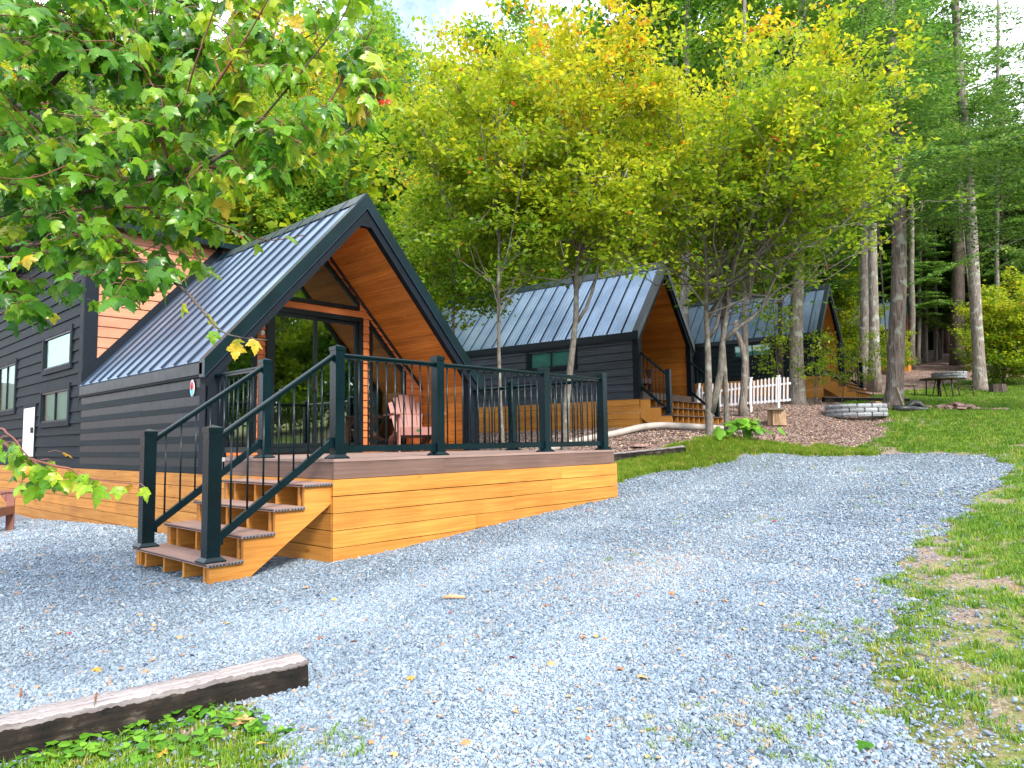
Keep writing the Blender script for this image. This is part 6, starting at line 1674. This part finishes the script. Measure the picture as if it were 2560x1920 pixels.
# ------------------------------------------------------------------ foreground maple
mt_base = np.array([-4.55, -.75, g1(-4.55, -.75)])
mt = empty('red_maple_tree', mt_base, 0, 'red maple whose leafy branches hang in from the upper left close to the viewer', 'tree')
def rel(p): return np.array(p) - mt_base
twigs = MB(); limbs = MB()
trunk_pts = [(0, 0, -.1), (.03, -.02, 1.0), (.0, -.08, 2.0), (-.05, -.1, 3.0), (-.1, -.1, 4.5), (-.1, -.1, 6)]
limbs.tube(trunk_pts, [.17, .13, .12, .105, .08, .05], 14)
L_ = [  # px, py, depth waypoints
    [(-700, 520, 4.6), (-150, 430, 4.0), (179, 163, 3.7), (271, 130, 3.6), (380, 130, 3.6), (560, 112, 3.5), (700, 118, 3.4), (790, 80, 3.3)],
    [(-700, 700, 4.6), (-100, 560, 3.9), (200, 480, 3.5), (455, 428, 3.2), (542, 396, 3.1), (607, 347, 3.0), (700, 244, 2.95), (846, 60, 2.9), (880, -20, 2.9)],
    [(440, 440, 3.3), (405, 350, 3.2), (425, 290, 3.0), (461, 249, 2.9), (485, 170, 2.8), (520, 70, 2.75), (548, -10, 2.7)],
    [(455, 300, 3.3), (520, 240, 3.1), (575, 157, 3.0), (630, 70, 2.95), (675, -10, 2.9)],
    [(500, 415, 3.3), (620, 420, 3.3), (759, 396, 3.25), (840, 350, 3.2), (949, 260, 3.15)],
    [(700, 400, 3.6), (800, 290, 3.5), (880, 160, 3.5), (935, 65, 3.4)],
    [(-600, 760, 4.4), (-60, 640, 3.8), (200, 600, 3.5), (325, 640, 3.3), (455, 721, 3.1), (542, 819, 3.0), (600, 843, 2.95), (668, 850, 2.9)],
    [(-300, 560, 4.2), (250, 520, 3.6), (450, 530, 3.5), (560, 565, 3.4), (660, 600, 3.35), (760, 588, 3.3)],
    [(-600, 350, 4.6), (-50, 250, 4.1), (150, 330, 3.8), (330, 380, 3.7), (480, 330, 3.7)],
    [(-500, 200, 4.7), (-50, 60, 4.3), (250, 20, 4.1), (450, 40, 4.0)],
    [(-500, 600, 4.2), (-60, 690, 3.8), (60, 740, 3.6), (130, 780, 3.5)],
    [(-500, 1040, 3.6), (-60, 1065, 3.0), (20, 1085, 2.8), (60, 1130, 2.75), (90, 1160, 2.7)],
    [(-500, 1040, 3.6), (-60, 1085, 3.0), (40, 1135, 2.8), (135, 1164, 2.7), (177, 1172, 2.7), (202, 1190, 2.7), (262, 1202, 2.7), (342, 1210, 2.7)],
    [(-400, 760, 4.4), (100, 560, 3.9), (260, 690, 3.6), (330, 730, 3.5)],
    [(300, 130, 3.6), (430, 200, 3.5), (560, 260, 3.4), (640, 330, 3.4), (700, 430, 3.3)],
]
nodes = []
for i, w in enumerate(L_):
    pts = [rel(at(a, b, c)) for a, b, c in w]
    if w[0][0] < -250:
        pts = [np.array([-.03, -.06, min(max(pts[0][2] - .3, .9), 3.6)])] + pts
        rad = (.030 if i in (0, 1, 6, 8, 9) else .009) * (1 - np.linspace(0, 1, len(pts))) ** 1.9 + .0022
    else: rad = np.linspace(.007, .0022, len(pts))
    q = []; m = len(pts) - 1
    for k in range(m):
        a, b, c_, d_ = pts[max(k-1, 0)], pts[k], pts[k+1], pts[min(k+2, m)]
        for t in np.linspace(0, 1, 5, endpoint=False): q.append(.5 * ((2*b) + (c_ - a) * t + (2*a - 5*b + 4*c_ - d_) * t**2 + (3*b - a - 3*c_ + d_) * t**3))
    q.append(pts[-1]); rq = np.interp(np.linspace(0, 1, len(q)), np.linspace(0, 1, len(rad)), rad)
    (limbs if i in (0, 1, 6, 8, 9) else twigs).tube(q, list(rq), 7)
    nodes += list(q[5:])
nodes = np.array(nodes)
put(limbs, 'trunk', M['twig_dark'], mt, fix=False, smooth=True)
POLY = np.array([(-160, -120), (900, -120), (935, 130), (940, 270), (870, 380), (760, 430), (700, 470), (640, 480), (600, 520), (590, 610), (520, 670), (420, 690), (345, 730), (250, 750), (130, 730), (40, 790), (-160, 760)], float)
rm = np.random.default_rng(77)
leaves = []            # (pos, dir, normal, size, tint)
pets = MB()
def add_twig(end, D):
    """a side twig from the nearest limb node to end, carrying pairs of leaves"""
    d2 = ((nodes - end) ** 2).sum(1); j = int(np.argmin(d2 + rm.uniform(0, .02, len(d2)))); s = nodes[j]
    ln = math.sqrt(d2[j])
    c = curve(s, end, (0, 0, .10 * ln), 6, .015, rm); twigs.tube(c, list(np.linspace(.0035 + .002 * min(ln, 1), .0015, 6)), 5, cap=False)
    return c
def leaf_at(p, sz=None, ty=None, down=.75):
    a = rm.uniform(0, 6.28); out = np.array([math.cos(a), math.sin(a), rm.uniform(-.15, .35)]); pl_ = rm.uniform(.04, .085)
    q = p + out * pl_ * .75 + np.array([0, 0, -.02])
    pets.tube([p, (p + q) / 2 + [0, 0, .008], q], .0011, 3, cap=False)
    d = out * rm.uniform(.2, .8) + np.array([0, 0, -down * rm.uniform(.35, 1.3)]); d /= np.linalg.norm(d)
    nr = out + np.array([0, 0, rm.uniform(.2, 1.4)]) + rm.normal(0, .35, 3); nr -= d * (nr @ d); nr /= np.linalg.norm(nr)
    leaves.append((q, d, nr, (sz or rm.uniform(.052, .098)), ty if ty is not None else float(np.clip(rm.normal(.46, .22), 0, .95))))
kk = 0
while kk < 400:
    px, py = rm.uniform(-160, 985), rm.uniform(-120, 840)
    if not in_poly(np.array([px]), np.array([py]), POLY)[0]: continue
    dens = 1.0 if px < 520 else .5
    if rm.random() > dens: continue
    D = rm.uniform(3.0, 4.6) if px < 600 else rm.uniform(2.9, 3.7)
    e = rel(at(px, py, D)); c = add_twig(e, D); kk += 1
    base_t = float(np.clip(rm.normal(.38, .17) + (.16 if px > 600 else 0) , 0, .9))
    for u in (1.0, .86, .72, .58, .42):
        p = c[min(int(u * 5), 5)] + rm.normal(0, .012, 3)
        for _ in range(2): leaf_at(p, None, float(np.clip(base_t + rm.normal(0, .14), 0, .95)))
# leaves on the thin outer twigs
for i, w in enumerate(L_):
    vis = [q for q in w if -60 < q[0]]
    for (a, b) in zip(vis[:-1], vis[1:]):
        m_ = 3 if i in (11, 12) else 2
        for _ in range(m_):
            t = rm.random(); p = rel(at(a[0] + (b[0] - a[0]) * t, a[1] + (b[1] - a[1]) * t, a[2] + (b[2] - a[2]) * t)); leaf_at(p, rm.uniform(.05, .085), float(np.clip(rm.normal(.62, .2), 0, .95)))
for (px, py) in [(945, 205), (958, 235), (965, 250), (560, 585)]: leaf_at(rel(at(px, py, 3.1)), .03, 1.0)
for (px, py) in [(330, 1205), (60, 1150), (120, 1130)]: leaf_at(rel(at(px, py, 2.7)), .035, .97)
for (px, py) in [(20, 1090), (30, 1120), (90, 1170), (110, 1185), (130, 1200), (100, 1150), (140, 1170), (75, 1190), (150, 1190), (205, 1200), (15, 1140), (60, 1100)]:
    for _ in range(2): leaf_at(rel(at(px, py, 2.75 + rm.uniform(-.1, .15))), rm.uniform(.055, .085), float(np.clip(rm.normal(.5, .2), 0, .9)))
put(twigs, 'twig', M['twig'], mt, fix=False, smooth=True)
po_ = put(pets, 'leaf_stalks', M['red_chair'], mt, fix=False); po_['kind'] = 'stuff'
tints = np.linspace(.06, .94, 12); lm = {}
for ti, t in enumerate(list(tints) + [1.0]):
    for s_ in range(2): lm[(ti, s_)] = leaf_mesh('leaf', 700 + ti * 3 + s_, 'maple', float(t), M['leaf_maple'], curl=.42, fold=.5)
def lmat(q, d, nr, s):
    x = np.cross(d, nr); R_ = np.stack([x, d, nr], 1) * s; m = Matrix.Identity(4)
    for i in range(3):
        for j in range(3): m[i][j] = R_[i, j]
        m[i][3] = q[i]
    return m
def apparent(L):
    p = L[0] + mt_base - CP; dep = -(CR.T @ p)[2]; v = CR.T @ p; u = 1280 + FPX * v[0] / max(dep, .1); w = 960 - FPX * v[1] / max(dep, .1)
    return (L[3] / dep) if (-20 < u < 2580 and w > -20) else 0
order = sorted(range(len(leaves)), key=lambda i: -apparent(leaves[i]))
V, F, T = [], [], []; nv = 0
vsets = [lobe_leaf(800 + i, 'maple', 0, None, curl=.42, fold=.5) for i in range(10)]
for r_, i in enumerate(order):
    q, d, nr, s, t = leaves[i]
    if r_ < 290:
        ti = 12 if t >= .99 else int(np.argmin(abs(tints - t)))
        o = link_mesh('leaf', lm[(ti, i % 2)], mt); o.matrix_local = lmat(q, d, nr, s)
    else:
        v, f = vsets[i % 10]; R_ = np.stack([np.cross(d, nr), d, nr], 1) * s
        V.append(v @ R_.T + q); F.append(f + nv); T.append(np.full(len(f), t)); nv += len(v)
fo = link_mesh('foliage', fast_mesh('foliage', np.concatenate(V), np.concatenate(F), M['leaf_maple'], tint=np.concatenate(T)), mt); fo['kind'] = 'stuff'
print('maple leaves', len(leaves))
